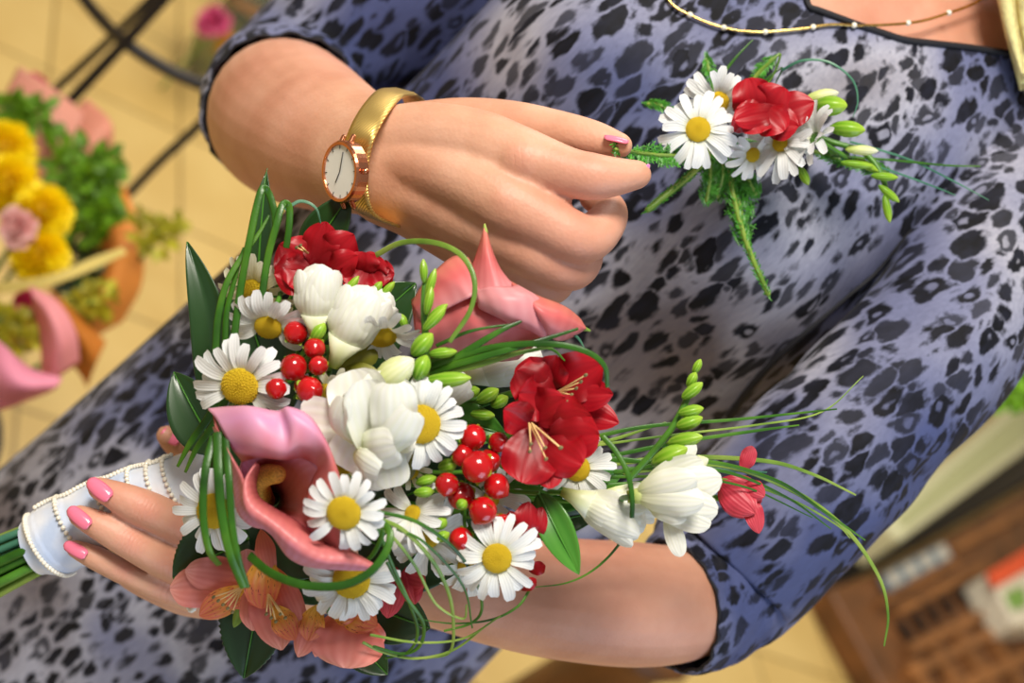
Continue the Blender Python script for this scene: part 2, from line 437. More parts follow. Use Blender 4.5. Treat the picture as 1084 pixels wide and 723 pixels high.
def build_person():
    foot = down_to(sn(-300, 620, 1.1), 0)
    per = thing('person', 'woman in a leopard print dress holding a bouquet and touching her corsage', 'person', foot)
    g = B()
    P, S = trunk(-0.006, 50, 40)
    v, f, uv = grid(P, True); f.append(tuple(range(40))[::-1]); f.append(tuple((len(P) - 1) * 40 + j for j in range(40)))
    g.add((v, f, uv))
    for q in (arm_r(), arm_l()): g.add((q.v, q.f, q.u))
    g.add(tube([sn(640, 800, .90), sn(640, 880, .895), sn(610, 900, .89)], [.055, .05, .045]))
    g.add(tube([sn(660, 520, .91), sn(640, 420, .92), sn(560, 370, .94)], [.055, .05, .045]))
    neck0, neck1 = sn(740, 662, .905), sn(980, 662, .80)
    g.add(tube([neck0, neck0.lerp(neck1, .5), neck1], [.062, .054, .056], 24))
    hc = neck1 + UP * 0.085 + V(0, 0, 0.02)
    fwd = Vector((-0.0, -1, -0.15)).normalized()
    g.add(ball(hc + UP * .02, 1, 32, 24, (.074, .094, .108)))
    g.add(ball(hc + fwd * .035 - UP * .055, 1, 24, 18, (.052, .055, .05)))
    g.add(tube([hc + fwd * .085 + UP * .01, hc + fwd * .107 - UP * .028], [.007, .012], 12))
    for sx in (-1, 1): g.add(ball(hc + Vector((sx * .074, 0, -.005)), 1, 12, 10, (.008, .018, .03)))
    g.add(tube([hc + fwd * .088 - UP * .058 - ex_ * .022, hc + fwd * .096 - UP * .057, hc + fwd * .088 - UP * .058 + ex_ * .022], [.003, .007, .003], 10))
    # legs to the floor
    for n0, dx in ((500, -.09), (760, .09)):
        top = sn(-1000, n0, 1.34); ft = Vector((top.x * .9, top.y, 0.05))
        kn = top.lerp(ft, .45)
        g.add(tube([top + UP * .15, top, kn, kn.lerp(ft, .35), ft + UP * .04, ft], [.085, .08, .055, .056, .036, .034], 20))
        g.add(tube([ft + Vector((0, .04, -.02)), ft + Vector((0, -.06, -.02)), ft + Vector((0, -.17, -.03))], [.035, .04, .024], 14, None, [.03, .028, .018]))
    body = g.build('body', SKIN, per)
    md = body.modifiers.new('union', 'REMESH'); md.mode = 'VOXEL'; md.voxel_size = 0.0015; md.adaptivity = 0
    sm = body.modifiers.new('soften', 'SMOOTH'); sm.factor = 0.5; sm.iterations = 6
    dg = bpy.context.evaluated_depsgraph_get()
    me = bpy.data.meshes.new_from_object(body.evaluated_get(dg)); me.name = 'body'
    me.polygons.foreach_set('use_smooth', [True] * len(me.polygons))
    body.modifiers.clear(); body.data = me
    if not me.materials: me.materials.append(SKIN)

    # dress trunk, open at the neckline
    nl = [(300, 900), (470, 700), (520, 668), (560, 634), (590, 623), (640, 648), (685, 673), (735, 716), (775, 748), (800, 900)]
    def lim(n):
        for (a, b), (c, d) in zip(nl, nl[1:]):
            if a <= n <= c: return b + (d - b) * (n - a) / (c - a)
        return 900
    P, S = trunk(0.0035, 240, 200)
    D = cr(np.array(ST), 240)
    v, f, uv = grid(P, True)
    keep = []
    inv = RW.transposed()
    from mathutils.bvhtree import BVHTree
    SURF = BVHTree.FromPolygons([Vector(x) for x in v], [tuple(q) for q in f])
    def on_cloth(px, py, lift):
        d = (at(px, py, 1) - CAM).normalized(); h = SURF.ray_cast(CAM, d)
        return h[0] - d * lift if h[0] is not None else None
    globals()['on_cloth'] = on_cloth
    pn = []
    for i, x in enumerate(v):
        k = inv @ (Vector(x) - CAM); px, py = 542 + k.x / -k.z * F, 361.5 - k.y / -k.z * F
        pn.append((A2 * px - B2 * py, B2 * px + A2 * py))
    v = [Vector(x) for x in v]; moved = {}
    for q in f:
        rr_ = q[0] // 200
        if S[rr_] < -1080 or S[rr_] > 745: continue
        if pn[q[0]][0] > 600 and (q[0] % 200) < 100:
            out = [i for i in q if pn[i][0] > lim(pn[i][1])]
            if len(out) == 4: continue
            for i in out: moved[i] = 1
        keep.append(q)
    for i in moved:
        s_, n_ = lim(pn[i][1]), pn[i][1]; h = on_cloth(A2 * s_ + B2 * n_, -B2 * s_ + A2 * n_, 0)
        if h is not None: v[i] = h
    dress = B(); dress.v = [tuple(x) for x in v]; dress.f = keep; dress.u = uv
    dr = dress.build('dress', DRESS, per)
    trim_pts = []
    for n in range(540, 790, 10):
        s = lim(n) - 1; q = on_cloth(A2 * s + B2 * n, -B2 * s + A2 * n, .001)
        if q is not None: trim_pts.append(q)
    put('neckline_trim', tube(trim_pts, .0019, 8), SEAM_AND_SHADE, dr)
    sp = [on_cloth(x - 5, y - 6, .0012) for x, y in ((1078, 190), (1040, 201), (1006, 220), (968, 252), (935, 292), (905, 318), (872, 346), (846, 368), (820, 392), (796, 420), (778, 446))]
    sp = [q for q in sp if q is not None]  # armhole seam, thickened downwards to stand in for shade between sleeve and trunk
    x_ = put('armhole_seam_and_shade', tube(sp, [.0008 + .0032 * max(0, i / (len(sp) - 1) - .3) for i in range(len(sp))], 8), SEAM_AND_SHADE, dr); x_['label'] = 'dark seam and drawn-in shade of the fold where the sleeve meets the bodice'
    def sleeve(name, st, e=0.0):
        pts = [at(*s[:3]) for s in st]; K = len(st) * 14
        D = cr(np.array([list(p) + [s[3] * m_px(s[2])] for p, s in zip(pts, st)]), K)
        C = [Vector(x[:3]) for x in D]; fr = frames(C); R = []
        for i, (c, (t, a, b)) in enumerate(zip(C, fr)):
            row = []
            for j in range(64):
                th = 2 * PI * j / 64
                fr_ = max(0, (i - (K - 16)) / 16)
                r = D[i, 3] * (1 + .022 * fr_ * math.sin(17 * th + 3 * math.sin(i * .5)) + .018 * math.sin(5 * th + i * .22 + 2 * math.sin(i * .13)) + .012 * math.sin(11 * th - i * .31))
                row.append(tuple(c + a * (r * math.cos(th)) + b * (r * .96 * math.sin(th))))
            R.append(row)
        o = put(name, grid(np.array(R), True), DRESS, dr)
        sd = o.modifiers.new('thickness', 'SOLIDIFY'); sd.thickness = .0018; sd.offset = -1
        hem = [Vector(p) for p in R[-1]]; hem.append(hem[0])
        h = put('hem', tube(hem, .0011, 6, 65), SEAM_AND_SHADE, o); h['label'] = 'dark hem at the sleeve edge'
    sleeve('sleeve', [(660, -110, .93, 84), (560, -66, .945, 84), (450, -12, .965, 80), (370, 40, .985, 80), (322, 85, .99, 80), (306, 106, .972, 84), (302, 113, .948, 86), (300, 117, .922, 83.5)])
    sleeve('sleeve', [(1050, 150, .90, 86), (1044, 229, .865, 88), (1006, 341, .835, 86), (921, 438, .825, 87), (846, 518, .825, 91), (778, 592, .835, 88), (752, 620, .828, 80), (732, 636, .816, 73), (714, 641, .808, 69.5)])

    # nails
    def nail(name, c0, c1, w, n, m, lab):
        o = put(name, petal(c0, c1, w, n, bow=.05, cup=-.45, sh=(.16, .2), nu=10, nv=8), m, body)
        o['label'] = lab
        sd = o.modifiers.new('thickness', 'SOLIDIFY'); sd.thickness = .0006; sd.offset = -1
    nail('fingernail', at(116, 527, .7045), at(93, 508, .7075), .0082, V(-.15, .35, .9), NAIL, 'pink painted nail of the index finger')
    nail('fingernail', at(94, 557, .7065), at(72, 538, .7095), .0076, V(-.2, .35, .9), NAIL, 'pink painted nail of the middle finger')
    nail('fingernail', at(91, 588, .7165), at(68, 575, .7185), .0066, V(-.1, .4, .9), NAIL, 'pink painted nail of the ring finger')
    nail('fingernail', at(190, 468, .7805), at(172, 456, .777), .0075, V(-.2, .5, .85), NAIL, 'pink painted thumb nail behind the ribbon handle')
    nail('fingernail', at(640, 143, .6895), at(666, 149, .6885), .006, V(.1, .85, .5), NAIL, 'pink painted thumb nail by the fern')
    nail('fingernail', at(683, 192, .6825), at(688, 174, .6815), .0055, V(.85, -.05, .5), NAIL2, 'lilac pink index fingernail by the fern')

    # hair
    hb = B()
    for i in range(150):
        a = random.uniform(-2.6, 2.6) + PI / 2
        r = random.uniform(.2, 1)
        o = Vector((math.cos(a) * .085, math.sin(a) * .1, 0)) if False else Vector((math.sin(a) * .08, -math.cos(a) * .09, 0))
        top = hc + UP * .13 + Vector((random.uniform(-.02, .02), random.uniform(-.01, .03), 0))
        an = random.uniform(0, 2 * PI)
        if math.sin(an) < -.45: continue
        mid = hc + Vector((math.cos(an) * .092, math.sin(an) * .108 + .01, .04))
        low = hc + Vector((math.cos(an) * .098, math.sin(an) * .10 + .02, -.12))
        hb.add(tube([top, mid, low, low + Vector((math.cos(an) * .02, .0, -.10))], [.009, .013, .012, .005], 6, 12))
    for i in range(26):               # the lock falling over her left shoulder
        j = random.uniform(-1, 1); k = random.uniform(0, 1)
        a0 = at(1084 + 22 * j + 8, -150, .80 + .02 * k); a1 = at(1068 + 16 * j + 8, -40, .805 + .02 * k); a2 = at(1069 + 12 * j + 9, 15, .81 + .02 * k); a3 = at(1080 + 8 * j + 9, 75 + 25 * k, .815 + .02 * k)
        hb.add(tube([a0, a1, a2, a3], [.004, .0045, .004, .0012], 6, 16))
    hb.build('hair', HAIR, per)
    return per, body
ex_ = Vector((1, 0, 0))
build_person()

# ------------------------------------------------------------------ watch, necklace, ring
GOLD = plain('pale_gold', (222, 186, 110), 0.26, 0.1, 300, metallic=1.0)
ROSE = plain('rose_gold', (216, 142, 106), 0.22, 0.05, 100, metallic=1.0)
def mesh_gold():
    m = N('gold_mesh'); w = m.n('ShaderNodeTexWave'); w.inputs['Scale'].default_value = 260; m.l(m.coord(), w.inputs[0])
    m.base(lin((226, 192, 112))); m.set(Roughness=.36, Metallic=.9); m.bump(w.outputs[1], .5, .0005); return m.m
DIAL = plain('white_dial', (238, 238, 232), .35, .02)
INKM = plain('dark_metal_hands', (60, 60, 60), .4, .02)
def build_watch():
    c = at(365, 182, .6805)
    w = thing('wrist_watch', 'slim gold wristwatch with white dial on the upper forearm', 'watch', c)
    nrm = V(-.74, -.06, .66).normalized(); 
    # band: a ring round the wrist
    def ring(off, wid0):
        K = [(428, 97, .745), (412, 100, .722), (396, 118, .700), (384, 140, .6895), (378, 160, .6905), (376, 182, .692), (377, 204, .692), (384, 222, .698), (402, 232, .712), (420, 235, .735), (436, 215, .785), (446, 160, .80), (440, 110, .775)]
        return [at(*k) for k in K]
    P = ring(0, 0); P.append(P[0]); D = cr([list(p) for p in P], 90)
    axis = V(.80, -.30, .52).normalized(); cen = at(407, 168, .735)
    R = []
    for p in D:
        p = Vector(p); o = (p - cen); o -= axis * o.dot(axis); o.normalize()
        hw = .0082
        R.append([tuple(p - axis * hw + o * .0006), tuple(p - axis * hw * .7 + o * .0011), tuple(p + axis * hw * .7 + o * .0011), tuple(p + axis * hw + o * .0006), tuple(p + axis * hw - o * .0006), tuple(p - axis * hw - o * .0006)])
    put('mesh_strap', grid(np.array(R), True), mesh_gold(), w, True)
    u = V(.02, 1, .08); u = (u - nrm * u.dot(nrm)).normalized(); s = u.cross(nrm).normalized()
    Rm = .0150
    put('case', lathe(c - nrm * .004, c + nrm * .0035, [(0, Rm * .9), (.1, Rm), (.85, Rm), (1, Rm * .95), (1, Rm * .86), (.85, Rm * .84)], 40), ROSE, w, False)
    dial = put('dial', lathe(c + nrm * .0018, c + nrm * .0026, [(0, Rm * .9), (1, Rm * .9)], 40), DIAL, w, False)
    b = B()
    for k in range(12):
        a = k * PI / 6; q = u * math.cos(a) + s * math.sin(a); t = q.cross(nrm)
        b.add(box(c + nrm * .0028 + q * Rm * .78, .0016, .0003, .0002, q, t, nrm))
    for a, L in ((.3, .65), (2.2 + PI / 2, .42)):
        q = u * math.cos(a) + s * math.sin(a); t = q.cross(nrm)
        b.add(box(c + nrm * .003 + q * Rm * L / 2, Rm * L, .0005, .0002, q, t, nrm))
    b.build('watch_hands', INKM, dial)
    for sg in (1, -1):
        put('lug', tube([c + u * sg * Rm * .85 + s * .004, c + u * sg * Rm * 1.12 + s * .003 - nrm * .003], .0013, 8), ROSE, w)
        put('lug', tube([c + u * sg * Rm * .85 - s * .004, c + u * sg * Rm * 1.12 - s * .005 - nrm * .003], .0013, 8), ROSE, w)
    put('crown', lathe(c + s * Rm, c + s * (Rm + .0028), [(0, .0014), (1, .0014)], 12), ROSE, w)
build_watch()
def build_necklace():
    K = [(700, -40, .782), (708, 0, .780), (735, 18, .779), (765, 29, .779), (800, 34, .780), (845, 31, .782), (880, 26, .785), (915, 27, .788), (965, 24, .793), (1000, 15, .80), (1040, -2, .81), (1075, -40, .83)]
    P = [(on_cloth(k[0], k[1], .0025) or at(*k)) for k in K]
    b = B(); D = cr([list(p) for p in P], 240)
    for i in range(0, 239, 1):
        p, q = Vector(D[i]), Vector(D[i + 1]); b.add(tube([p, q], .0009, 6, 2, None))
    o = mesh('necklace', b.v, b.f, GOLD); tag(o, 'thin gold chain necklace with tiny pearls at the neckline', 'necklace')
    for i in (12, 40, 66, 92, 118, 146, 172, 198):
        x = put('pearl', ball(D[i], .0017, 12, 8), PEARL, o)
PEARL = plain('pearl', (240, 234, 218), .15, .03, 50)
build_necklace()
def build_ring():
    c = at(205, 626, .722); t = (at(245, 622, .748) - at(165, 612, .730)).normalized()
    rg = thing('finger_ring', 'silver ring with clear stones on the hand holding the bouquet', 'ring', c)
    SIL = plain('silver', (206, 206, 212), .2, .05, 200, metallic=1.0)
    cc = at(206, 623, .737); a = t.cross(VIEW).normalized(); b_ = a.cross(t)
    put('band', tube([cc + a * (.0103 * math.cos(k * PI / 12)) + b_ * (.0103 * math.sin(k * PI / 12)) for k in range(25)], .001, 8, 60), SIL, rg)
    for k in range(-2, 5):
        an = -.9 - k * .28 + .3
        p = cc + a * (.0112 * math.cos(an + 1.5)) + b_ * (.0112 * math.sin(an + 1.5))
        put('stone', ball(p, .0014, 8, 6), DIAL, rg)
build_ring()
# ------------------------------------------------------------------ plant materials
W_PET = petal_mat('white_petal', [(0, (216, 222, 190)), (.25, (236, 238, 234)), (1, (240, 242, 244))], (206, 212, 216), .35, 4, .5, .22)
CREAM_PET = petal_mat('cream_petal', [(0, (214, 214, 150)), (.4, (236, 232, 196)), (1, (244, 242, 222))], (206, 202, 160), .3, 4, .5, .22)
YEL = None
def disc_mat():
    m = N('daisy_yellow'); co = m.coord()
    v = m.n('ShaderNodeTexVoronoi'); v.inputs['Scale'].default_value = 1100; m.l(co, v.inputs[0])
    col = m.ramp(v.outputs[0], [(0.1, lin((255, 228, 44))), (.8, lin((255, 208, 24)))])
    m.base(col); m.set(Roughness=.7); m.bump(m.math('SUBTRACT', 1, v.outputs[0]), .8, .0006); return m.m
YEL = disc_mat()
G_LEAF = petal_mat('dark_leaf', [(0, (22, 46, 20)), (.5, (30, 60, 26)), (1, (34, 68, 30))], (60, 96, 48), .25, 1, .28, .08, bump=.3, spec=.6)
G_MID = petal_mat('mid_leaf', [(0, (44, 92, 30)), (.5, (70, 134, 42)), (1, (84, 150, 50))], (110, 170, 70), .25, 3, .3, .15, spec=.5)
def blade_mat(name, c1, c2, c3):
    m = N(name); co = m.coord(); n1 = m.noise(co, 30, 3); n2 = m.noise(co, 700, 2)
    col = m.ramp(n1, [(.3, lin(c1)), (.5, lin(c2)), (.72, lin(c3))])
    m.base(col); m.set(Roughness=.36); m.bump(n2, .25, .0004); m.transl(col, .12); return m.m
G_BLADE = blade_mat('grass_green', (26, 66, 12), (54, 106, 22), (100, 146, 40))
G_PALE = blade_mat('grass_pale_green', (70, 112, 34), (128, 160, 62), (168, 186, 90))
G_BLUE = blade_mat('grass_blue_green', (34, 92, 74), (76, 132, 106), (120, 160, 130))
G_BUD = petal_mat('green_bud', [(0, (78, 132, 20)), (.6, (122, 174, 36)), (1, (164, 198, 62))], (190, 220, 90), .3, 3, .3, .15)
G_STEM = plain('green_stem', (74, 124, 38), .4, .15, 80)
FREE = petal_mat('freesia_white', [(0, (206, 218, 130)), (.2, (230, 233, 204)), (.5, (236, 237, 228)), (1, (238, 239, 236))], (226, 230, 196), .25, 6, .4, .25)
FREEB = petal_mat('freesia_bud', [(0, (172, 196, 70)), (.45, (226, 232, 166)), (1, (246, 246, 226))], (206, 216, 130), .3, 5, .4, .2)
RED = petal_mat('red_petal', [(0, (112, 4, 16)), (.5, (164, 10, 26)), (1, (190, 20, 36))], (130, 4, 20), .18, 7, .42, .22, bump=.12)
PINKR = petal_mat('rose_red_petal', [(0, (190, 50, 70)), (.5, (206, 66, 84)), (1, (214, 84, 98))], (180, 40, 60), .4, 8, .42, .22)
SALM = petal_mat('salmon_petal', [(0, (226, 128, 84)), (.4, (226, 124, 110)), (.8, (232, 146, 138)), (1, (238, 170, 160))], (206, 92, 84), .25, 6, .42, .25)
SALMY = petal_mat('salmon_petal_striped', [(0, (224, 176, 50)), (.35, (236, 158, 62)), (.7, (230, 120, 92)), (1, (226, 112, 100))], (240, 190, 80), .3, 6, .42, .25, spots=(110, 20, 30))
REDS = petal_mat('red_petal_striped', [(0, (200, 120, 60)), (.25, (170, 20, 34)), (1, (188, 18, 36))], (120, 4, 20), .4, 9, .42, .22, spots=(70, 4, 14))
CALLA = petal_mat('calla_pink', [(0, (150, 60, 66)), (.3, (214, 116, 112)), (.6, (222, 132, 134)), (.85, (222, 150, 186)), (1, (226, 160, 190))], (206, 104, 110), .25, 22, .4, .22, bump=.2)
CALLA2 = petal_mat('calla_coral', [(0, (216, 130, 110)), (.4, (222, 112, 112)), (1, (232, 158, 164))], (204, 84, 92), .22, 7, .42, .22, bump=.12)
SPAD = plain('spadix', (232, 178, 78), .7, .2, 900, bump=.6)
BERRY = plain('berry_red', (178, 14, 20), .16, .12, 90, spec=.7)
THREAD = plain('stamen', (226, 190, 130), .5, .1)
ANTH = plain('anther', (120, 110, 70), .6, .2)
NODE = at(218, 505, .752)         # where the stems come together above the ribbon

def dome(px, py, off=0.0):        # depth of the bouquet's face
    return .632 + .055 * (((px - 400) / 290) ** 2 + ((py - 470) / 230) ** 2) + off
def q(px, py, off=0.0): return at(px, py, dome(px, py, off))

# ------------------------------------------------------------------ daisies
def flat_petal_mesh(k, L, w):
    r = random.Random(k)
    g = petal((0, 0, 0), (L, 0, 0), w * r.uniform(.9, 1.1), Vector((0, 0, 1)), bow=r.uniform(.02, .10), cup=.18, sh=(.30, .16), tip=r.uniform(-.22, .0), side=r.uniform(-.05, .05), ruf=.05, nu=9, nv=6, seed=k)
    me = bpy.data.meshes.new('petal'); me.from_pydata([tuple(v) for v in g[0]], [], g[1])
    l = me.uv_layers.new(name='UVMap'); idx = np.zeros(len(me.loops), dtype=np.int32); me.loops.foreach_get('vertex_index', idx)
    l.data.foreach_set('uv', np.asarray(g[2], dtype=np.float32)[idx].ravel()); me.polygons.foreach_set('use_smooth', [True] * len(me.polygons))
    return me
PM = {}
def petal_set(mat):
    if mat.name not in PM:
        PM[mat.name] = [flat_petal_mesh(k, 1.0, .245) for k in range(6)]
        for me in PM[mat.name]: me.materials.append(mat)
    return PM[mat.name]
def disc_mesh():
    g = B(); P = []; seg = 28; R = 12
    for i in range(R + 1):
        f = i / R * PI / 2 * 1.08
        for j in range(seg):
            P.append((math.sin(f) * math.cos(2 * PI * j / seg), math.sin(f) * math.sin(2 * PI * j / seg), math.cos(f) * .52 - .07 * math.exp(-(f / .25) ** 2)))
    v, f, uv = grid(np.array(P).reshape(R + 1, seg, 3), True); f.append(tuple(range(seg))); g.add((v, f, uv))
    n = 150
    for i in range(n):            # florets in a spiral
        rr = math.sqrt((i + .5) / n); a = i * 2.39996
        z = math.sqrt(max(0, 1 - rr * rr * .93)) * .52
        g.add(ball((rr * .98 * math.cos(a), rr * .98 * math.sin(a), z), .055, 5, 4))
    me = bpy.data.meshes.new('flower_center'); me.from_pydata(g.v, [], [tuple(x) for x in g.f]); me.polygons.foreach_set('use_smooth', [True] * len(me.polygons))
    me.materials.append(YEL); return me
DISC = disc_mesh()
def link_child(name, me, parent, M):
    o = bpy.data.objects.new(name, me); COL.objects.link(o); o.parent = parent; o.matrix_local = M; return o
def daisy(label, px, py, d, R, rd, face, group, n=21, up=0.0, updir=None, skip=(), mat=None, seed=0, stem=None, updn=0.0, jit=.2, zsq=1.0, center=True):
    """R and rd: petal and disc radius in pixels; up lifts all petals; updir/updn lift petals on one side (image angle, degrees); skip: image-angle spans without petals"""
    r = random.Random(seed + 11)
    c = at(px, py, d); z = V(*face).normalized()
    x = V(1, 0, 0); x = (x - z * x.dot(z)).normalized(); y = z.cross(x)
    rot = Matrix((x, y, z)).transposed()
    t = thing('daisy', label, 'flower', c, group, rot)
    k = m_px(d); rdm = rd * k; Rm = R * k
    if center: link_child('flower_center', DISC, t, Matrix.Diagonal((rdm, rdm, rdm * zsq, 1)) @ Matrix.Translation((0, 0, -.02)))
    ms = petal_set(mat or W_PET)
    for i in range(n):
        a = (i + r.uniform(-.25, .25)) * 2 * PI / n
        dg = math.degrees(a) % 360
        if any((lo <= dg <= hi) if lo < hi else (dg >= lo or dg <= hi) for lo, hi in skip): continue
        el = up + (r.uniform(-jit, jit)) - (0.10 if i % 2 else 0)
        if updir is not None: el += updn * max(0, math.cos(a - math.radians(updir)))
        L = (Rm - rdm * .8) * r.uniform(.82, 1.1)
        M = Matrix.Rotation(a, 4, 'Z') @ Matrix.Translation((rdm * .82, 0, -rdm * .05 - (.0006 if i % 2 else 0))) @ Matrix.Rotation(-el, 4, 'Y') @ Matrix.Rotation(r.uniform(-.3, .3), 4, 'X')
        link_child('petal', ms[r.randrange(6)], t, M @ Matrix.Diagonal((L, Rm * r.uniform(.92, 1.12), Rm * .8, 1)))
    put('calyx', lathe(c - z * rdm * .75, c - z * rdm * .1, [(0, .0015), (.25, rdm * .6), (.8, rdm * .95), (1, rdm * .8)], 14), G_STEM, t)
    e = stem or NODE
    put('stem', tube([c - z * rdm * .6, c - z * .03 + (e - c) * .1, e], [.0013, .0013, .0012], 6, 12), G_STEM, t)
    return t
GB = 'daisies in the bridal bouquet'
daisy('large daisy above the open pink calla, beside the upper red berries', 254, 409, .640, 53, 20.5, (-.1, -.28, .95), GB, 24, up=.12, skip=((228, 300),), seed=1, updir=110, updn=-.1)
daisy('daisy tilted down under the closed white freesia bud and above the red berries', 284, 346, .652, 46, 15, (-.1, -.62, .75), GB, 22, up=.2, seed=2, skip=((215, 310),))
daisy('pale daisy half hidden behind the grass loops near the top of the bouquet', 270, 310, .680, 44, 17, (-.35, -.55, .75), GB, 20, up=.15, seed=3, mat=CREAM_PET)
daisy('daisy seen from the side between two white freesia buds with an olive centre', 404, 356, .648, 44, 16, (.05, -.8, .55), GB, 18, up=.35, seed=4, skip=((170, 230), (300, 335)))
daisy('daisy on the right of the large open white freesia', 446, 449, .628, 49, 21, (-.05, -.05, 1), GB, 22, up=.15, seed=5, skip=((150, 190),))
daisy('small cream daisy half hidden above the large white freesia', 350, 414, .655, 36, 14, (.1, -.75, .6), GB, 18, up=.3, mat=CREAM_PET, seed=6, skip=((190, 340),))
daisy('daisy right of the open pink calla throat, left of the thin grass', 364, 543, .602, 44, 18.5, (-.05, -.2, .97), GB, 20, up=.1, seed=7, skip=((230, 262),))
daisy('daisy behind the three wide green blades near the ribbon handle', 226, 541, .662, 46, 19, (-.25, -.05, .95), GB, 20, up=.05, seed=8)
daisy('daisy under the lower tip of the open pink calla', 372, 614, .640, 50, 20, (.1, -.1, .95), GB, 24, up=.05, seed=9, skip=((20, 160),))
daisy('daisy with long curled petals left of the lower red berries', 437, 543, .640, 44, 9, (-.3, .35, .85), GB, 15, up=.05, seed=10, skip=((60, 110),))
daisy('daisy at the lower right below the berries and over the forearm', 526, 591, .632, 48, 16, (0, -.05, 1), GB, 20, up=-.05, seed=11)
daisy('daisy tucked behind the red alstroemeria and left of the white freesia', 611, 496, .668, 40, 14, (.1, -.1, .95), GB, 20, up=.0, seed=12, skip=((70, 150),))
daisy('brownish daisy centre peeping from behind the large white freesia', 363, 494, .655, 28, 11, (-.4, .2, .8), GB, 14, up=.3, mat=CREAM_PET, seed=13)
daisy('daisy mostly hidden behind the lower red berries', 520, 528, .662, 40, 9, (.2, .4, .85), GB, 16, up=.1, seed=14, skip=((180, 280),))
daisy('drooping daisy behind the lower right daisy with its long petals hanging', 496, 600, .668, 44, 12, (-.1, -.5, .8), GB, 16, up=.1, seed=15, skip=((20, 160),))
daisy('ochre centred daisy below the large white freesia', 432, 497, .654, 26, 12, (.1, -.3, .9), GB, 12, up=.6, mat=CREAM_PET, seed=16)
daisy('white daisy under the thin grass to the right of the lowest daisy', 455, 570, .668, 48, 10, (-.1, -.3, .9), GB, 18, up=.1, seed=17)

# ------------------------------------------------------------------ berries
def berry(c, r, parent, ax, col=None):
    a = ax.normalized()
    b = put('berry', lathe(c - a * r * 1.02, c + a * r * 1.12, [(0.0, .0003), (.04, r * .42), (.14, r * .74), (.3, r * .96), (.48, r * 1.03), (.66, r * .93), (.82, r * .66), (.93, r * .3), (1, .0003)], 20), col or BERRY, parent)
    g = B()
    for k in range(5):
        th = k * 2 * PI / 5; s = a.orthogonal().normalized(); m = a.cross(s); o = s * math.cos(th) + m * math.sin(th)
        g.add(petal(c - a * r * 1.0, c - a * r * .35 + o * r * 1.12, r * .95, o, bow=-.15, sh=(.4, .5), nu=6, nv=4))
    x = g.build('calyx', G_BUD, b); x['label'] = 'green calyx'
def berries(label, items, d0, base, grp):
    t = thing('berry_sprig', label, 'berries', base, grp)
    for (px, py, r, off) in items:
        c = q(px, py, off + .004); dr_ = random.Random(px)
        ax = V(dr_.uniform(-.5, .6), dr_.uniform(-.7, .3), dr_.uniform(.1, .8))
        berry(c, r * m_px(.63), t, ax)
        put('stem', tube([c - ax.normalized() * r * m_px(.63), c.lerp(base, .4) - VIEW * .006, base], .0009, 6, 10), G_STEM, t)
berries('hypericum sprig with red berries at upper left, beside the large white freesia', [(313, 352, 13, -.008), (333, 369, 11.5, -.008), (311, 389, 14.5, -.010), (337, 387, 10.5, -.012), (293, 411, 12.5, -.008), (328, 413, 14, -.014), (322, 408, 11, .0)], 0, q(312, 400, .03), 'hypericum sprigs')
berries('hypericum sprig with many red berries left of the big red alstroemeria', [(501, 463, 14, -.004), (505, 494, 17, -.016), (490, 482, 12, -.004), (473, 513, 12.5, -.012), (488, 525, 15, -.004), (526, 515, 14, -.010), (511, 541, 15, -.018), (530, 557, 13.5, -.014), (488, 571, 13, -.014), (528, 468, 11, .0), (518, 488, 13, .002)], 0, q(495, 520, .035), 'hypericum sprigs')
def sepals(label, lst, grp):
    for i, (a, b, w, m, lab) in enumerate(lst):
        o = put('leaf', petal(q(*a), q(*b), w * m_px(.63), V(0, .1, 1), bow=.12, cup=.3, sh=(.5, .5)), m); tag(o, lab, 'leaf', grp)

# ------------------------------------------------------------------ freesias
def bud(name, Bp, T, w, mat, parent, squash=.85):
    r = w / 2
    L = (Vector(T) - Vector(Bp)).length
    o = put(name, lathe(Bp, T, [(0, r * .22), (.08, r * .42), (.25, r * .8), (.45, r), (.65, r * .96), (.8, r * .76), (.92, r * .42), (.98, r * .18), (1, r * .03)], 18, squash), mat, parent)
    g = petal(Vector(Bp) + VIEW * r * .1, Vector(Bp).lerp(Vector(T), .97) + VIEW * r * .25, w * .9, VIEW, bow=r * .85 / L, cup=-.75, sh=(.45, .5))
    put('petal', g, mat, o)
    return o
def spike(label, pts, items, grp, mat=None):
    """pts: stem stations (px, py, d); items: (base px, tip px, width px, d, material)"""
    t = thing('freesia_spike', label, 'flower', at(*pts[0]), grp)
    put('stem', tube([at(*p) for p in pts], [.0016] * (len(pts) - 1) + [.0008], 8), G_STEM, t)
    for (a, b, w, d, m) in items:
        d0, d1 = d if isinstance(d, tuple) else (d, d)
        bud('bud', at(a[0], a[1], d0), at(b[0], b[1], d1), w * m_px(d0), m, t)
    return t
FB, GBUD = FREEB, G_BUD
def freesia_flower(label, cx, cy, d, petals, grp, mat=FREE, stem=None, cat='flower', tube_to=None, extra=None):
    t = thing('freesia', label, cat, at(cx, cy, d), grp)
    for i, (b, tp, w, kw) in enumerate(petals):
        if kw.get('cup', 0) < 0: kw['cup'] *= .65; kw.setdefault('tip', .06)
        kw.setdefault('groove', .02); kw.setdefault('ruf', .1)
        put('petal', petal(at(*b), at(*tp), w * 1.04 * m_px(d), kw.pop('n', None), seed=i, nu=18, nv=14, sh=kw.pop('sh', (.55, .42)), **kw), mat, t)
    if tube_to: 
        a, b, w = tube_to
        put('flower_tube', lathe(at(*a), at(*b), [(0, w * .3 * m_px(d)), (.3, w * .4 * m_px(d)), (.7, w * .8 * m_px(d)), (1, w * 1. * m_px(d))], 16), FREEB, t)
    if stem: put('stem', tube([at(*s) for s in stem], .0014, 7), G_STEM, t)
    return t
D = .616
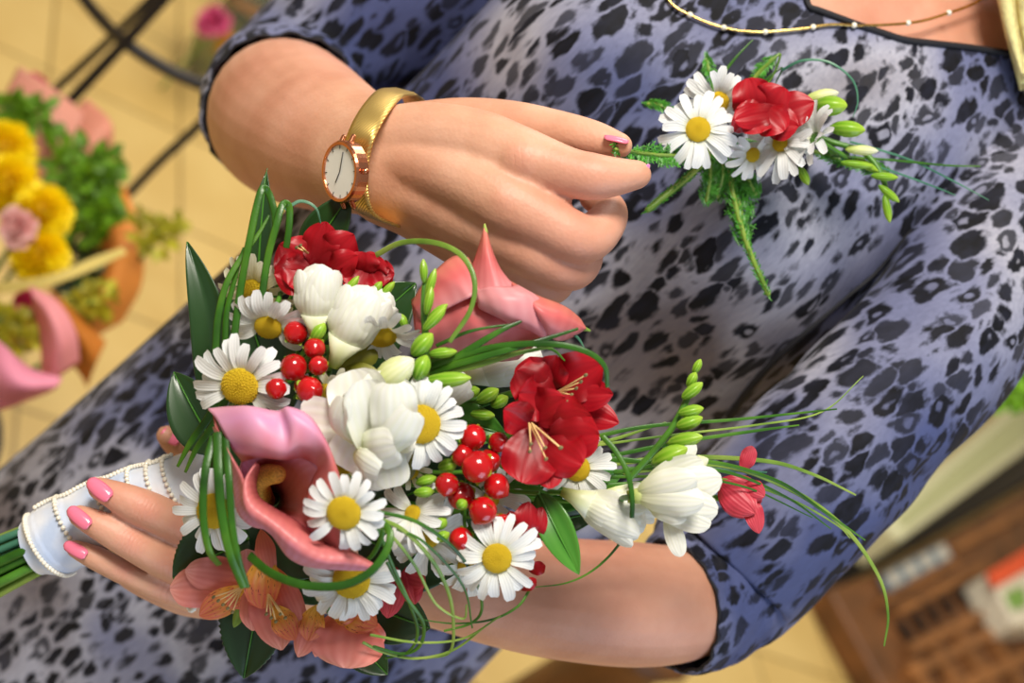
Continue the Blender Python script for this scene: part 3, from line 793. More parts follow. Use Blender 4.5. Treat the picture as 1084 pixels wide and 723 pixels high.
ff = freesia_flower('large open white freesia in the middle of the bouquet with layered petals', 400, 445, D, [
    ((384, 452, D + .012), (317, 446, D + .010), 56, dict(bow=.12, cup=.15, sh=(.45, .14))),
    ((392, 452, D + .014), (372, 392, D + .006), 62, dict(bow=.15, cup=.2, sh=(.5, .22))),
    ((402, 450, D + .014), (418, 396, D + .006), 58, dict(bow=.15, cup=.2, sh=(.5, .22))),
    ((404, 452, D + .012), (440, 446, D + .008), 60, dict(bow=.2, cup=.25, sh=(.5, .2))),
    ((400, 460, D + .016), (412, 517, D + .012), 50, dict(bow=.12, cup=-.2, sh=(.5, .2))),
    ((392, 456, D + .012), (368, 498, D + .006), 58, dict(bow=.2, cup=.25, sh=(.5, .2))),
    # the inner cup, petals wrapping round each other
    ((386, 474, D + .008), (364, 418, D - .010), 44, dict(n=V(.8, .1, .6), bow=-.12, cup=.7, sh=(.4, .2))),
    ((398, 480, D + .008), (384, 402, D - .010), 52, dict(n=V(.3, -.5, .8), bow=.10, cup=.5, sh=(.45, .2))),
    ((418, 478, D + .004), (416, 404, D - .012), 48, dict(n=V(.1, .0, 1), bow=.20, cup=-.7, sh=(.4, .22))),
    ((400, 482, D + .002), (434, 432, D - .012), 46, dict(n=V(.3, .2, .9), bow=.18, cup=-.8, sh=(.4, .22))),
    ((384, 478, D + .0), (420, 472, D - .014), 44, dict(n=V(0, -.2, 1), bow=.15, cup=-.6, sh=(.3, .22))),
    ((372, 470, D + .0), (366, 420, D - .012), 30, dict(n=V(-.5, 0, .8), bow=.2, cup=-.6, sh=(.35, .22), side=-.12)),
    ((374, 480, D - .001), (402, 500, D - .008), 32, dict(n=V(-.2, -.4, .9), bow=.15, cup=-.6, sh=(.35, .22))),
], 'white freesias', stem=[(400, 455, D + .02), (350, 470, .70), (230, 505, .75)])
def tulip(label, b, tp, w, d, ang=0, grp='white freesias'):
    """half-open flower seen from the side"""
    t = thing('freesia', label, 'flower', at(b[0], b[1], d), grp)
    Bp, T = at(b[0], b[1], d + .006), at(tp[0], tp[1], d)
    ax = T - Bp; L = ax.length; a = ax.normalized(); s = a.cross(VIEW).normalized(); m = s.cross(a); k = w * m_px(d)
    put('flower_tube', lathe(Bp - a * L * .25, Bp + a * L * .2, [(0, k * .1), (.4, k * .16), (1, k * .34)], 14), FREEB, t)
    for i, (o, wd, ln, off) in enumerate([(-.42, .62, .93, -.1), (.42, .62, .96, -.1), (0, .9, 1.0, -.32), (-.22, .75, .92, .22), (.24, .72, .98, .24), (.02, .62, .9, .40)]):
        n = (m * (1 if off > 0 else .6) + s * (o * 1.6)).normalized()
        Tp = Bp + a * L * ln + s * (o * k * .75) + m * (off * k * .5)
        put('petal', petal(Bp + m * off * k * .3 + s * o * k * .2, Tp, k * wd, n, bow=.20 * k / L + .03, cup=-.5, sh=(.5, .42), ruf=.1, tip=[.10, .12, -.02, -.03, .02, -.05][i], seed=i, nu=14, nv=10), FREE, t)
    put('stem', tube([Bp - a * L * .2, Bp.lerp(NODE, .3) - VIEW * .02, NODE], .0013, 7), G_STEM, t)
    return t
tulip('closed white freesia bloom standing upright beside the red flower at upper left', (334, 345), (336, 281), 50, .640)
tulip('half open white freesia bloom between the upright bud and the side view daisy', (360, 372), (392, 306), 62, .640)
tulip('second white freesia lobe behind the half open bloom at the top', (372, 350), (412, 312), 40, .655)
tulip('cream freesia bloom behind the long grass, above the big red alstroemeria', (500, 398), (572, 374), 50, .690)
tulip('white freesia bloom behind the daisy and lime buds right of centre', (462, 425), (492, 400), 42, .655)
t = tulip('closed cream freesia bloom at the right, over the forearm', (612, 528), (682, 560), 50, .655)
t = tulip('smaller white freesia lobe behind the closed cream bloom', (650, 522), (700, 538), 40, .670)
R_ = .640
freesia_flower('wide open white freesia at the far right, one petal hanging down', 715, 520, R_, [
    ((682, 518, R_ + .014), (744, 488, R_ + .008), 36, dict(bow=.08, cup=.1)),
    ((680, 522, R_ + .010), (764, 506, R_ + .004), 38, dict(bow=.12, cup=-.3)),
    ((680, 528, R_ + .008), (760, 540, R_ + .002), 38, dict(bow=.12, cup=-.3)),
    ((690, 532, R_ + .006), (752, 556, R_ + .002), 30, dict(bow=.12, cup=-.3)),
    ((706, 544, R_ + .006), (721, 589, R_ + .004), 20, dict(bow=.1, cup=-.3)),
    ((700, 510, R_ + .012), (736, 470, R_ + .012), 18, dict(bow=.12, cup=-.3)),
    ((674, 522, R_ + .002), (738, 506, R_ - .010), 34, dict(bow=.14, cup=-.8)),
    ((674, 526, R_ + .002), (746, 530, R_ - .010), 34, dict(bow=.14, cup=-.8)),
    ((686, 534, R_ + .004), (728, 548, R_ - .004), 24, dict(bow=.16, cup=-.6)),
], 'white freesias', tube_to=((664, 526, R_ + .004), (706, 522, R_ + .004), 22), stem=[(668, 526, R_), (600, 530, .69), (230, 505, .75)])
spike('green freesia bud chain reaching up at the right over the leopard dress', [(668, 505, .665), (690, 480, .662), (712, 452, .66), (728, 420, .66), (738, 385, .662)], [
    ((690, 492), (728, 474), 22, (.655, .65), G_BUD), ((716, 500), (750, 486), 20, .655, FB), ((706, 470), (744, 462), 17, (.656, .65), G_BUD), ((716, 452), (744, 442), 15, .655, G_BUD),
    ((718, 438), (745, 432), 13, .655, G_BUD), ((722, 422), (744, 405), 13, .656, G_BUD), ((728, 410), (737, 394), 11, .658, G_BUD), ((734, 396), (742, 380), 9, .66, G_BUD)], 'green freesia bud sprays')
spike('slim green freesia bud chain in front of the coral calla', [(452, 385, .640), (450, 350, .636), (449, 318, .634), (450, 285, .634)], [
    ((449, 300), (448, 274), 9, .632, G_BUD), ((451, 318), (461, 284), 9.5, .632, G_BUD), ((451, 334), (457, 303), 10, .630, G_BUD), ((448, 350), (472, 325), 12, .628, G_BUD), ((452, 338), (474, 322), 9, .632, G_BUD)], 'green freesia bud sprays')
spike('cluster of fat lime freesia buds above the daisy at centre right', [(420, 430, .655), (436, 402, .645), (450, 380, .642)], [
    ((436, 376), (458, 353), 19, .628, G_BUD), ((453, 375), (484, 372), 12, .632, G_BUD), ((440, 402), (452, 376), 19, .628, G_BUD), ((394, 412), (438, 380), 32, (.628, .622), FB), ((448, 404), (499, 400), 17, (.632, .628), G_BUD)], 'green freesia bud sprays')
spike('green freesia buds hidden left of the big red alstroemeria', [(455, 430, .68), (490, 425, .672), (520, 418, .67)], [((492, 418), (508, 412), 13, .662, G_BUD), ((505, 425), (528, 412), 15, .660, G_BUD), ((520, 430), (538, 420), 14, .665, G_BUD), ((498, 438), (524, 440), 12, .665, G_BUD)], 'green freesia bud sprays')
spike('small green buds between the white freesia and the upper berries', [(330, 375, .665), (338, 360, .66), (345, 345, .66)], [((330, 362), (344, 342), 14, .642, G_BUD), ((360, 318), (380, 292), 10, .66, G_BUD), ((400, 318), (418, 298), 9, .66, G_BUD), ((394, 312), (404, 298), 9, .66, G_BUD), ((430, 348), (424, 332), 9, .648, G_BUD)], 'green freesia bud sprays')
spike('green hypericum calyx buds left of the lower red berries', [(440, 505, .668), (455, 515, .655), (470, 525, .65)], [((440, 512), (462, 505), 12, .638, G_BUD), ((438, 522), (460, 520), 12, .636, G_BUD), ((464, 496), (484, 490), 16, .640, G_BUD), ((462, 560), (472, 548), 13, .635, G_BUD), ((460, 572), (476, 564), 12, .635, G_BUD), ((484, 538), (494, 530), 13, .632, G_BUD)], 'green freesia bud sprays')

# ------------------------------------------------------------------ alstroemerias
def alstro(label, cx, cy, d, petals, grp, stamens=None, mat=None, mat2=None, stem=True, end=None):
    t = thing('alstroemeria', label, 'flower', at(cx, cy, d), grp)
    mat = mat or (SALM if 'salmon' in grp else RED)
    for i, (b, tp, w, kw) in enumerate(petals):
        kw = dict(kw); m = kw.pop('m', mat)
        sh = kw.pop('sh', (.85, .72)); sh = (max(sh[0], .7), max(sh[1], .5)); w *= 1.16; kw['cup'] = kw.get('cup', 0) * (.45 if kw.get('cup', 0) < 0 else 1); kw['bow'] = kw.get('bow', 0) * .8; kw.setdefault('tip', .08); kw.setdefault('groove', .035)
        put('petal', petal(at(*b), at(*tp), w * m_px(d), kw.pop('n', None), seed=i * 3 + cx, nu=16, nv=12, sh=sh, ruf=kw.pop('ruf', .2), **kw), m, t)
    for i, (b, tp) in enumerate(stamens or []):
        s = put('stamen', tube([at(*b), at((b[0] + tp[0]) / 2, (b[1] + tp[1]) / 2, (b[2] + tp[2]) / 2 - .004), at(*tp)], [.0005, .0004, .0003], 6), THREAD, t)
        put('anther', ball(at(*tp), .0008, 8, 6, (1, 1, 1.4)), ANTH, s)
    if stem: put('stem', tube([at(cx, cy, d + .006), at(cx, cy, d + .012).lerp(end or NODE, .4) - VIEW * .015, end or NODE], .0016, 7), G_STEM, t)
    return t
GA = 'red alstroemerias in the bouquet'
d = .640
alstro('big deep red alstroemeria facing forward right of the berries, streaked pale at its throat', 572, 458, d, [
    ((572, 452, d + .004), (552, 512, d - .006), 52, dict(bow=.12, cup=-.3, sh=(.6, .22))),
    ((580, 458, d + .004), (582, 518, d - .004), 30, dict(bow=.1, cup=-.25, sh=(.6, .22))),
    ((562, 450, d + .004), (532, 432, d - .004), 34, dict(bow=.1, cup=.2)),
    ((574, 448, d + .006), (628, 440, d - .006), 46, dict(bow=.15, cup=-.2)),
    ((580, 462, d + .002), (636, 460, d - .008), 44, dict(bow=.12, cup=-.35, sh=(.6, .3))),
    ((576, 466, d + .002), (618, 492, d - .008), 44, dict(bow=.15, cup=-.4, sh=(.6, .22))),
    ((556, 440, d + .010), (598, 480, d + .004), 44, dict(bow=.02, cup=.2, m=REDS, sh=(.5, .4))),
    ((560, 442, d + .008), (600, 420, d - .002), 42, dict(bow=.12, cup=-.3)),
], GA, [((560 + i, 448 + (i % 3), d - .002), (562 + 8 * i - (i % 2) * 9, 478 - 4 * abs(i - 2) + (i % 3) * 4, d - .018)) for i in range(6)])
d = .652
alstro('red alstroemeria partly turned away above the big red one, with green tips', 585, 405, d, [
    ((580, 412, d + .006), (640, 384, d - .004), 48, dict(bow=.12, cup=.15)),
    ((584, 416, d + .004), (650, 417, d - .004), 34, dict(bow=.1, cup=-.2)),
    ((580, 420, d + .012), (656, 448, d + .004), 32, dict(bow=.1, cup=-.2)),
    ((574, 412, d + .004), (560, 376, d - .006), 42, dict(bow=.2, cup=-.4)),
    ((576, 410, d + .006), (590, 374, d - .006), 34, dict(bow=.15, cup=.2)),
    ((580, 418, d + .0), (546, 392, d - .008), 44, dict(bow=.25, cup=-.5, sh=(.6, .24))),
    ((590, 424, d + .0), (548, 416, d - .010), 44, dict(bow=.15, cup=-.3, sh=(.6, .24))),
], GA, [((590, 415, d - .001), (600 + 5 * i, 425 - 7 * i, d - .014)) for i in range(5)])
d = .668
alstro('red alstroemeria at the upper left behind the upright freesia bloom', 330, 285, d, [
    ((330, 288, d + .004), (296, 258, d), 44, dict(bow=.1, cup=-.2)),
    ((334, 284, d + .004), (346, 234, d - .002), 36, dict(bow=.1, cup=-.2)),
    ((338, 286, d + .004), (376, 248, d - .002), 38, dict(bow=.12, cup=-.2)),
    ((344, 290, d), (380, 270, d - .006), 26, dict(bow=.12, cup=-.3)),
    ((332, 290, d), (290, 290, d - .004), 40, dict(bow=.1, cup=-.2)),
    ((330, 284, d + .002), (306, 304, d - .006), 44, dict(bow=.1, cup=-.2, sh=(.5, .3))),
    ((340, 290, d), (350, 304, d - .006), 40, dict(bow=.1, cup=-.2, sh=(.5, .3))),
], GA, [((326, 268, d - .002), (314 + 4 * i, 262 - 2 * i, d - .008)) for i in range(2)])
d = .670
alstro('smaller red alstroemeria right of the upper left one, above the half open freesia', 385, 285, d, [
    ((384, 290, d), (386, 266, d - .006), 30, dict(bow=.2, cup=-.4, sh=(.6, .3))),
    ((378, 288, d), (362, 296, d - .006), 32, dict(bow=.2, cup=-.4, sh=(.5, .3))),
    ((392, 288, d), (404, 272, d - .004), 28, dict(bow=.2, cup=-.4, sh=(.6, .3))),
    ((396, 290, d), (418, 290, d - .002), 26, dict(bow=.15, cup=-.3)),
    ((388, 284, d), (374, 312, d - .006), 32, dict(bow=.15, cup=-.3, sh=(.5, .3))),
    ((394, 284, d), (404, 304, d - .004), 30, dict(bow=.15, cup=-.3, sh=(.5, .3))),
], GA)
d = .652
alstro('dark red alstroemeria bud between the lowest berries and the bright green leaf', 558, 556, d, [
    ((552, 575, d), (560, 530, d - .004), 26, dict(bow=.3, cup=-.6)), ((560, 575, d), (574, 536, d - .002), 20, dict(bow=.3, cup=-.6)), ((548, 570, d + .003), (540, 540, d), 18, dict(bow=.3, cup=-.6)),
    ((560, 605, d + .01), (578, 598, d + .006), 14, dict(bow=.1, cup=-.3)), ((552, 625, d + .01), (568, 612, d + .006), 12, dict(bow=.1, cup=-.3))], GA)
d = .690
alstro('rose red alstroemeria bud at the far right beyond the white freesia', 785, 530, d, [
    ((762, 508, d + .006), (792, 548, d + .002), 28, dict(bow=.2, cup=-.8)), ((764, 506, d + .004), (806, 532, d), 28, dict(bow=.2, cup=-.8)), ((760, 510, d + .002), (800, 544, d - .006), 30, dict(bow=.2, cup=-.9)),
    ((792, 522, d), (803, 565, d - .004), 18, dict(bow=.2, cup=-.8)), ((786, 512, d), (810, 526, d - .006), 20, dict(bow=.25, cup=-.7)), ((786, 500, d + .004), (796, 472, d + .004), 15, dict(bow=.15, cup=-.5, sh=(.7, .5)))], GA, mat=PINKR, end=at(600, 520, .70))
GS = 'salmon alstroemerias under the bouquet'
d = .690
alstro('salmon alstroemeria lying over the fingers at the lower left', 235, 628, d, [
    ((262, 612, d + .004), (196, 603, d - .002), 34, dict(bow=.2, cup=-.6, sh=(.7, .6))),
    ((258, 618, d), (182, 622, d + .004), 40, dict(bow=.12, cup=-.3, sh=(.7, .55))),
    ((262, 622, d - .002), (212, 651, d - .002), 26, dict(bow=.1, cup=-.2, m=SALMY)),
    ((266, 622, d), (248, 664, d - .002), 12, dict(bow=.1, cup=-.2, m=G_PALE)),
    ((266, 616, d + .004), (262, 580, d), 30, dict(bow=.1, cup=-.2)),
    ((268, 620, d + .002), (240, 642, d - .006), 22, dict(bow=.1, cup=-.2, m=SALMY)),
], GS, [((256, 622, d - .004), (226 + 5 * i, 632 + 4 * i, d - .014)) for i in range(5)])
d = .668
alstro('salmon and yellow alstroemeria hanging point down at the bottom left', 288, 625, d, [
    ((282, 590, d + .004), (278, 645, d - .004), 34, dict(bow=.15, cup=.3, m=SALMY, sh=(.5, .22))),
    ((280, 600, d + .008), (300, 688, d), 44, dict(bow=.1, cup=-.3)),
    ((276, 612, d + .008), (268, 668, d + .002), 32, dict(bow=.1, cup=-.3)),
    ((292, 600, d + .004), (322, 668, d - .002), 24, dict(bow=.1, cup=-.2)),
    ((290, 640, d - .002), (313, 677, d - .004), 24, dict(bow=.1, cup=-.2, m=SALMY)),
    ((276, 560, d + .01), (288, 612, d), 20, dict(bow=.1, cup=-.5)),
], GS, [((284, 628, d - .004), (282 + 5 * i, 650 + 4 * (i % 3), d - .012)) for i in range(5)])
alstro('salmon alstroemeria with a rounded petal beneath the lowest daisy', 362, 665, d, [
    ((372, 650, d), (366, 707, d - .004), 66, dict(bow=.15, cup=-.25, sh=(.45, .2))),
    ((360, 640, d - .004), (400, 662, d - .006), 30, dict(bow=.1, cup=.2, m=SALMY)),
    ((340, 640, d), (316, 695, d - .002), 24, dict(bow=.1, cup=-.2)),
    ((336, 640, d - .004), (326, 678, d - .004), 24, dict(bow=.1, cup=-.2, m=SALMY)),
    ((350, 650, d), (334, 695, d - .002), 18, dict(bow=.1, cup=-.2)),
    ((384, 655, d + .002), (398, 690, d), 30, dict(bow=.1, cup=-.2)),
    ((352, 640, d - .006), (380, 650, d - .008), 28, dict(bow=.1, cup=.2, m=SALMY)),
], GS)
alstro('dusky salmon alstroemeria deep between the lowest daisy and the grass', 425, 625, .685, [
    ((420, 600, .69), (410, 655, .682), 26, dict(bow=.1, cup=-.2)), ((425, 610, .69), (452, 618, .682), 30, dict(bow=.1, cup=-.2)), ((430, 600, .69), (440, 640, .684), 24, dict(bow=.1, cup=-.2)), ((415, 610, .69), (400, 625, .684), 24, dict(bow=.1, cup=-.2))], GS, mat=PINKR)
# ------------------------------------------------------------------ callas
def surf(rows, nr, nc, mat, name, parent, thick=.0009):
    """rows of (px, py, depth) control points -> smooth sheet with thickness"""
    P = np.array([[list(at(*p)) for p in r] for r in rows])
    P = cr(P, nr); P = cr(np.swapaxes(P, 0, 1), nc); P = np.swapaxes(P, 0, 1)
    o = put(name, grid(P), mat, parent)
    sd = o.modifiers.new('thickness', 'SOLIDIFY'); sd.thickness = thick; sd.offset = 0
    return o
def calla_open():
    t = thing('calla_lily', 'open pink calla lily at left, yellow spadix in its throat', 'flower', at(285, 520, .66), 'pink calla lilies')
    lip = petal_mat('calla_lilac', [(0, (206, 100, 108)), (.25, (222, 138, 150)), (.6, (222, 154, 196)), (1, (228, 158, 180))], (240, 196, 220), .15, 8, .4, .22, bump=.12, uend=(.52, (224, 124, 122)))
    # inside of the funnel: rows from the throat out to the mouth, columns round it from the left over the right to the bottom
    rows = [
        [(278, 528, .700), (282, 520, .702), (288, 520, .702), (293, 524, .702), (296, 530, .70), (294, 536, .70), (288, 538, .70), (280, 535, .70)],
        [(272, 526, .660), (272, 512, .662), (284, 500, .664), (298, 504, .662), (308, 520, .660), (310, 540, .656), (300, 546, .654), (284, 542, .652)],
        [(266, 524, .640), (262, 500, .642), (276, 488, .644), (302, 488, .640), (322, 502, .634), (334, 540, .632), (328, 562, .630), (296, 552, .630)],
        [(260, 518, .630), (255, 492, .628), (272, 481, .628), (306, 482, .624), (336, 494, .620), (348, 536, .620), (350, 576, .620), (312, 568, .620)],
    ]
    surf(rows, 26, 60, CALLA, 'spathe', t)
    # upper folded lip with a pointed tail at the upper left, and the flank running down at the right
    surf([[(256, 488, .624), (275, 484, .620), (300, 486, .618), (322, 485, .620), (334, 498, .624), (324, 530, .628), (332, 562, .622), (358, 589, .616)],
          [(246, 474, .614), (272, 474, .606), (300, 480, .606), (318, 472, .606), (342, 486, .612), (344, 526, .614), (350, 558, .613), (366, 586, .612)],
          [(236, 456, .612), (268, 450, .604), (302, 462, .606), (313, 450, .604), (342, 466, .606), (358, 508, .610), (363, 548, .612), (372, 580, .614)],
          [(228, 442, .618), (262, 432, .610), (294, 438, .612), (306, 432, .609), (332, 446, .613), (354, 494, .620), (364, 540, .622), (374, 578, .620)],
          [(220, 433, .626), (250, 431, .626), (290, 436, .628), (308, 436, .628), (328, 448, .630), (348, 494, .636), (358, 540, .636), (370, 575, .630)]], 26, 70, lip, 'spathe', t)
    # left flank and the rolled lower lip ending in a point at the right
    surf([[(226, 438, .624), (236, 476, .616), (250, 500, .616), (258, 525, .616), (268, 545, .618), (285, 556, .620)],
          [(228, 450, .618), (244, 482, .608), (256, 505, .610), (262, 530, .610), (275, 548, .612), (292, 556, .616)],
          [(226, 452, .626), (240, 492, .618), (248, 520, .618), (252, 542, .620), (266, 556, .622), (284, 560, .622)]], 14, 36, CALLA, 'spathe', t)
    surf([[(275, 494, .626), (271, 510, .622), (274, 526, .620), (290, 538, .620), (314, 552, .620), (342, 574, .618), (372, 584, .618), (396, 598, .618)],
          [(272, 490, .616), (263, 508, .611), (268, 530, .608), (288, 546, .608), (314, 562, .608), (344, 580, .610), (372, 586, .612), (400, 600, .614)],
          [(268, 494, .614), (258, 514, .609), (262, 540, .606), (286, 558, .606), (310, 578, .604), (340, 594, .606), (372, 596, .610), (398, 602, .613)],
          [(266, 500, .622), (258, 522, .616), (264, 548, .614), (288, 566, .616), (306, 590, .614), (330, 600, .614), (368, 603, .614), (396, 603, .616)]], 22, 60, CALLA, 'spathe', t)
    put('spadix', tube([at(284, 530, .690), at(276, 512, .660), at(282, 503, .644), at(293, 502, .634)], [.0035, .0042, .0050, .0042], 16), SPAD, t)
    put('stem', tube([at(288, 528, .692), at(262, 522, .72), NODE], .0035, 10), G_STEM, t)
calla_open()
def calla_closed():
    t = thing('calla_lily', 'coral pink calla lily seen from the side below the knuckles of the upper hand', 'flower', at(450, 370, .69), 'pink calla lilies')
    d = .650
    # main body
    surf([[(436, 318, d + .02), (470, 288, d + .012), (500, 300, d + .01), (540, 320, d + .008), (600, 350, d + .014)],
          [(438, 334, d + .008), (470, 308, d), (505, 322, d - .004), (545, 338, d - .004), (592, 356, d + .008)],
          [(440, 352, d + .004), (474, 336, d - .004), (508, 344, d - .008), (540, 350, d - .004), (574, 360, d + .008)],
          [(446, 368, d + .008), (478, 358, d), (508, 362, d - .002), (534, 366, d + .002), (560, 370, d + .012)],
          [(454, 378, d + .02), (480, 378, d + .012), (506, 380, d + .012), (530, 382, d + .014), (548, 380, d + .02)]], 24, 40, CALLA2, 'spathe', t)
    surf([[(436, 322, d + .012), (446, 304, d + .008), (462, 286, d + .008), (480, 272, d + .01), (496, 273, d + .012)],
          [(440, 330, d + .004), (456, 314, d - .002), (476, 300, d - .004), (494, 292, d - .002), (504, 290, d + .002)],
          [(446, 340, d + .002), (466, 330, d - .006), (486, 320, d - .010), (502, 312, d - .010), (512, 306, d - .004)]], 14, 30, CALLA2, 'spathe', t)
    # the standing peak with its thin tail
    surf([[(513, 241, d + .004), (513, 243, d + .004), (514, 244, d + .004), (514, 243, d + .004)],
          [(507, 262, d + .004), (512, 262, d - .002), (518, 263, d - .002), (521, 266, d + .004)],
          [(500, 282, d + .004), (510, 282, d - .004), (522, 282, d - .006), (529, 284, d + .002)],
          [(494, 300, d + .004), (508, 302, d - .006), (526, 300, d - .010), (538, 296, d - .002)],
          [(496, 322, d + .0), (508, 318, d - .010), (528, 310, d - .012), (546, 304, d - .002)]], 26, 16, CALLA2, 'spathe', t)
    # the pale front fold and the long lobe to the right
    pale = petal_mat('calla_pale_rose', [(0, (226, 152, 156)), (.5, (232, 162, 168)), (1, (222, 128, 136))], (208, 108, 118), .2, 6, .42, .22, bump=.2)
    surf([[(504, 308, d - .012), (520, 304, d - .016), (540, 304, d - .012), (548, 302, d - .006)],
          [(506, 318, d - .014), (530, 318, d - .020), (556, 316, d - .018), (572, 318, d - .008)],
          [(508, 326, d - .010), (534, 334, d - .018), (560, 340, d - .016), (578, 344, d - .010)],
          [(524, 334, d - .002), (544, 344, d - .008), (562, 350, d - .010), (580, 362, d - .006)]], 18, 24, pale, 'spathe', t)
    surf([[(540, 298, d + .0), (566, 312, d - .004), (596, 324, d - .002), (612, 336, d + .002), (619, 346, d + .004)],
          [(546, 306, d - .010), (570, 324, d - .016), (596, 334, d - .012), (610, 342, d - .004), (620, 348, d + .003)],
          [(562, 322, d - .012), (574, 338, d - .016), (592, 348, d - .012), (606, 352, d - .004), (619, 348, d + .003)],
          [(576, 342, d - .006), (580, 354, d - .008), (590, 360, d - .006), (602, 358, d), (618, 349, d + .004)]], 22, 30, CALLA2, 'spathe', t)
    put('tail', tube([at(514, 246, d + .004), at(513, 238, d + .006)], [.0012, .0006], 8), G_PALE, t)
    put('tail', tube([at(616, 347, d + .003), at(624, 350, d + .004)], [.0014, .0006], 8), G_PALE, t)
    put('stem', tube([at(460, 380, d + .03), at(380, 420, .72), NODE], .0035, 10), G_STEM, t)
calla_closed()

# ------------------------------------------------------------------ leaves
def leaf(label, b, tp, w, mat=None, bow=.06, cup=.25, serr=0.0, grp='dark leaves in the bouquet', side=0.0, n=None, sh=(.6, .85)):
    t = thing('leaf', label, 'leaf', at(*b), grp)
    o = put('leaf_blade', petal(at(*b), at(*tp), w * m_px(b[2]), n, bow=bow, cup=cup, sh=sh, nu=40 if serr else 20, nv=12, serr=serr, side=side, groove=.03), mat or G_LEAF, t)
    sd = o.modifiers.new('thickness', 'SOLIDIFY'); sd.thickness = .0005
    put('midrib', tube([at(*b) , at(*b).lerp(at(*tp), .5) + VIEW * (bow * (at(*tp) - at(*b)).length + .0002), at(*tp)], [.0008, .0005, .0002], 6), G_MID, t)
    put('stem', tube([at(*b), at(*b).lerp(NODE, .5) - VIEW * .01, NODE], .0011, 6), G_STEM, t)
leaf('tall dark leaf standing at the left edge of the bouquet', (222, 430, .70), (198, 256, .695), 40, side=.08)
leaf('dark leaf sticking out left behind the large daisy', (232, 480, .70), (184, 394, .70), 58)
leaf('dark pointed leaf touching the watch above the red flower', (325, 276, .700), (371, 205, .688), 46)
leaf('slim dark leaf rising behind the grass loop at the top left', (272, 320, .705), (282, 182, .70), 26)
leaf('serrated dark leaf pointing down at the bottom left', (282, 600, .705), (258, 718, .700), 72, serr=.035)
leaf('serrated dark leaf between the fingers and the three wide blades', (262, 570, .698), (183, 612, .700), 76, serr=.03)
leaf('bright green lance leaf over the forearm below the red alstroemeria', (570, 522, .655), (613, 608, .650), 36, G_MID, bow=.1)
leaf('small dark leaf pointing down at the bottom under the salmon flower', (370, 670, .705), (410, 714, .70), 42, serr=.03)
leaf('dark leaf behind the thin grass at the bottom centre', (390, 640, .71), (455, 665, .705), 60)
leaf('long dark leaf behind the lowest salmon flowers', (300, 570, .715), (345, 640, .712), 70)
leaf('green leaf under the red alstroemeria and its daisy', (500, 500, .675), (600, 520, .670), 30, G_MID)
leaf('dark leaf behind the bright freesia stem at the right', (560, 530, .70), (660, 500, .695), 44, G_MID)
leaf('green leaf behind the berries right of the centre daisy', (470, 440, .675), (535, 460, .67), 44, G_MID)
for lab, b, tp, w in [('dark leaf hidden behind the upper freesias', (330, 400, .705), (440, 300, .70), 90), ('dark leaf hidden behind the upper berries', (300, 440, .705), (250, 290, .70), 80),
                      ('dark leaf hidden behind the centre of the bouquet', (360, 500, .715), (470, 380, .71), 110), ('dark leaf hidden behind the lower berries', (400, 540, .715), (520, 480, .71), 110),
                      ('dark leaf hidden behind the long petalled daisies', (380, 570, .715), (490, 600, .71), 90), ('dark leaf hidden under the open calla', (250, 540, .715), (360, 600, .71), 90),
                      ('dark leaf hidden behind the red alstroemeria', (480, 440, .70), (600, 400, .70), 80), ('dark leaf behind the berries and the forearm daisy', (440, 560, .71), (560, 560, .705), 70),
                      ('dark leaf hidden behind the calla throat and handle', (230, 520, .712), (330, 440, .712), 80), ('dark leaf under the cream bloom at the right', (540, 560, .70), (640, 540, .70), 36)]:
    leaf(lab, b, tp, w)
for lab, b, tp, w in [('olive bract between the side view daisy and the large freesia', (350, 385), (400, 375), 26), ('olive bract right of the large white freesia base', (425, 512), (436, 480), 20), ('olive bract below the small cream daisy', (362, 388), (400, 398), 20)]:
    o = put('bract', petal(q(*b, .016), q(*tp, .012), w * m_px(.64), None, bow=.12, cup=-.4), plain('olive', (112, 112, 26), .5, .15)); tag(o, lab, 'leaf', 'olive bracts')

# ------------------------------------------------------------------ grass blades
def blade(label, pts, w, mat=None, grp='grass blades in the bouquet', flat=.2, taper=.35):
    P = [at(*p) if len(p) > 2 else q(*p) for p in pts]; K = len(P)
    ra = [w / 2 * m_px(.65) * (1 - (1 - taper) * (i / (K - 1)) ** 2) for i in range(K)]
    o = put('grass_blade', tube(P, ra, 8, (K - 1) * 10 + 1, [r * flat for r in ra]), mat or G_BLADE)
    tag(o, label, 'grass blade', grp)
T = .648
blade('folded grass blade, leftmost of the two loops beside the wrist', [(246, 372, T), (254, 310, T), (264, 255, T - .002), (276, 203, T), (284, 204, T + .003), (290, 222, T + .003), (292, 240, T + .004)], 8, taper=.9)
blade('folded grass blade, second of the two loops beside the wrist', [(276, 325, T), (283, 275, T), (292, 240, T - .002), (299, 217, T), (306, 219, T + .003), (306, 240, T + .003), (303, 262, T + .004)], 8, taper=.9)
blade('grass blade curving down at the far left of the two loops', [(228, 372, T), (231, 335, T), (240, 300, T), (256, 272, T + .002), (272, 250, T + .004), (285, 228, T + .006)], 8)
blade('second grass blade curving beside the leftmost one', [(238, 368, T + .003), (240, 330, T + .003), (250, 290, T + .003), (258, 262, T + .004)], 7)
blade('thin grass arc over the dark leaf by the watch', [(302, 222, .66), (318, 213, .66), (334, 220, .66), (340, 238, .665)], 4, G_BLUE)
blade('thin pointed grass tip above the loops', [(270, 235, .668), (277, 205, .668), (283, 178, .67)], 3)
blade('wide green blade over the daisy by the handle, leftmost of three', [(226, 462, .612), (217, 500, .606), (215, 545, .606), (221, 582, .610), (232, 598, .62)], 8.5, taper=.8)
blade('wide green blade over the daisy by the handle, middle one of three', [(230, 458, .612), (231, 500, .604), (235, 545, .604), (243, 585, .606), (258, 622, .614)], 10, taper=.8)
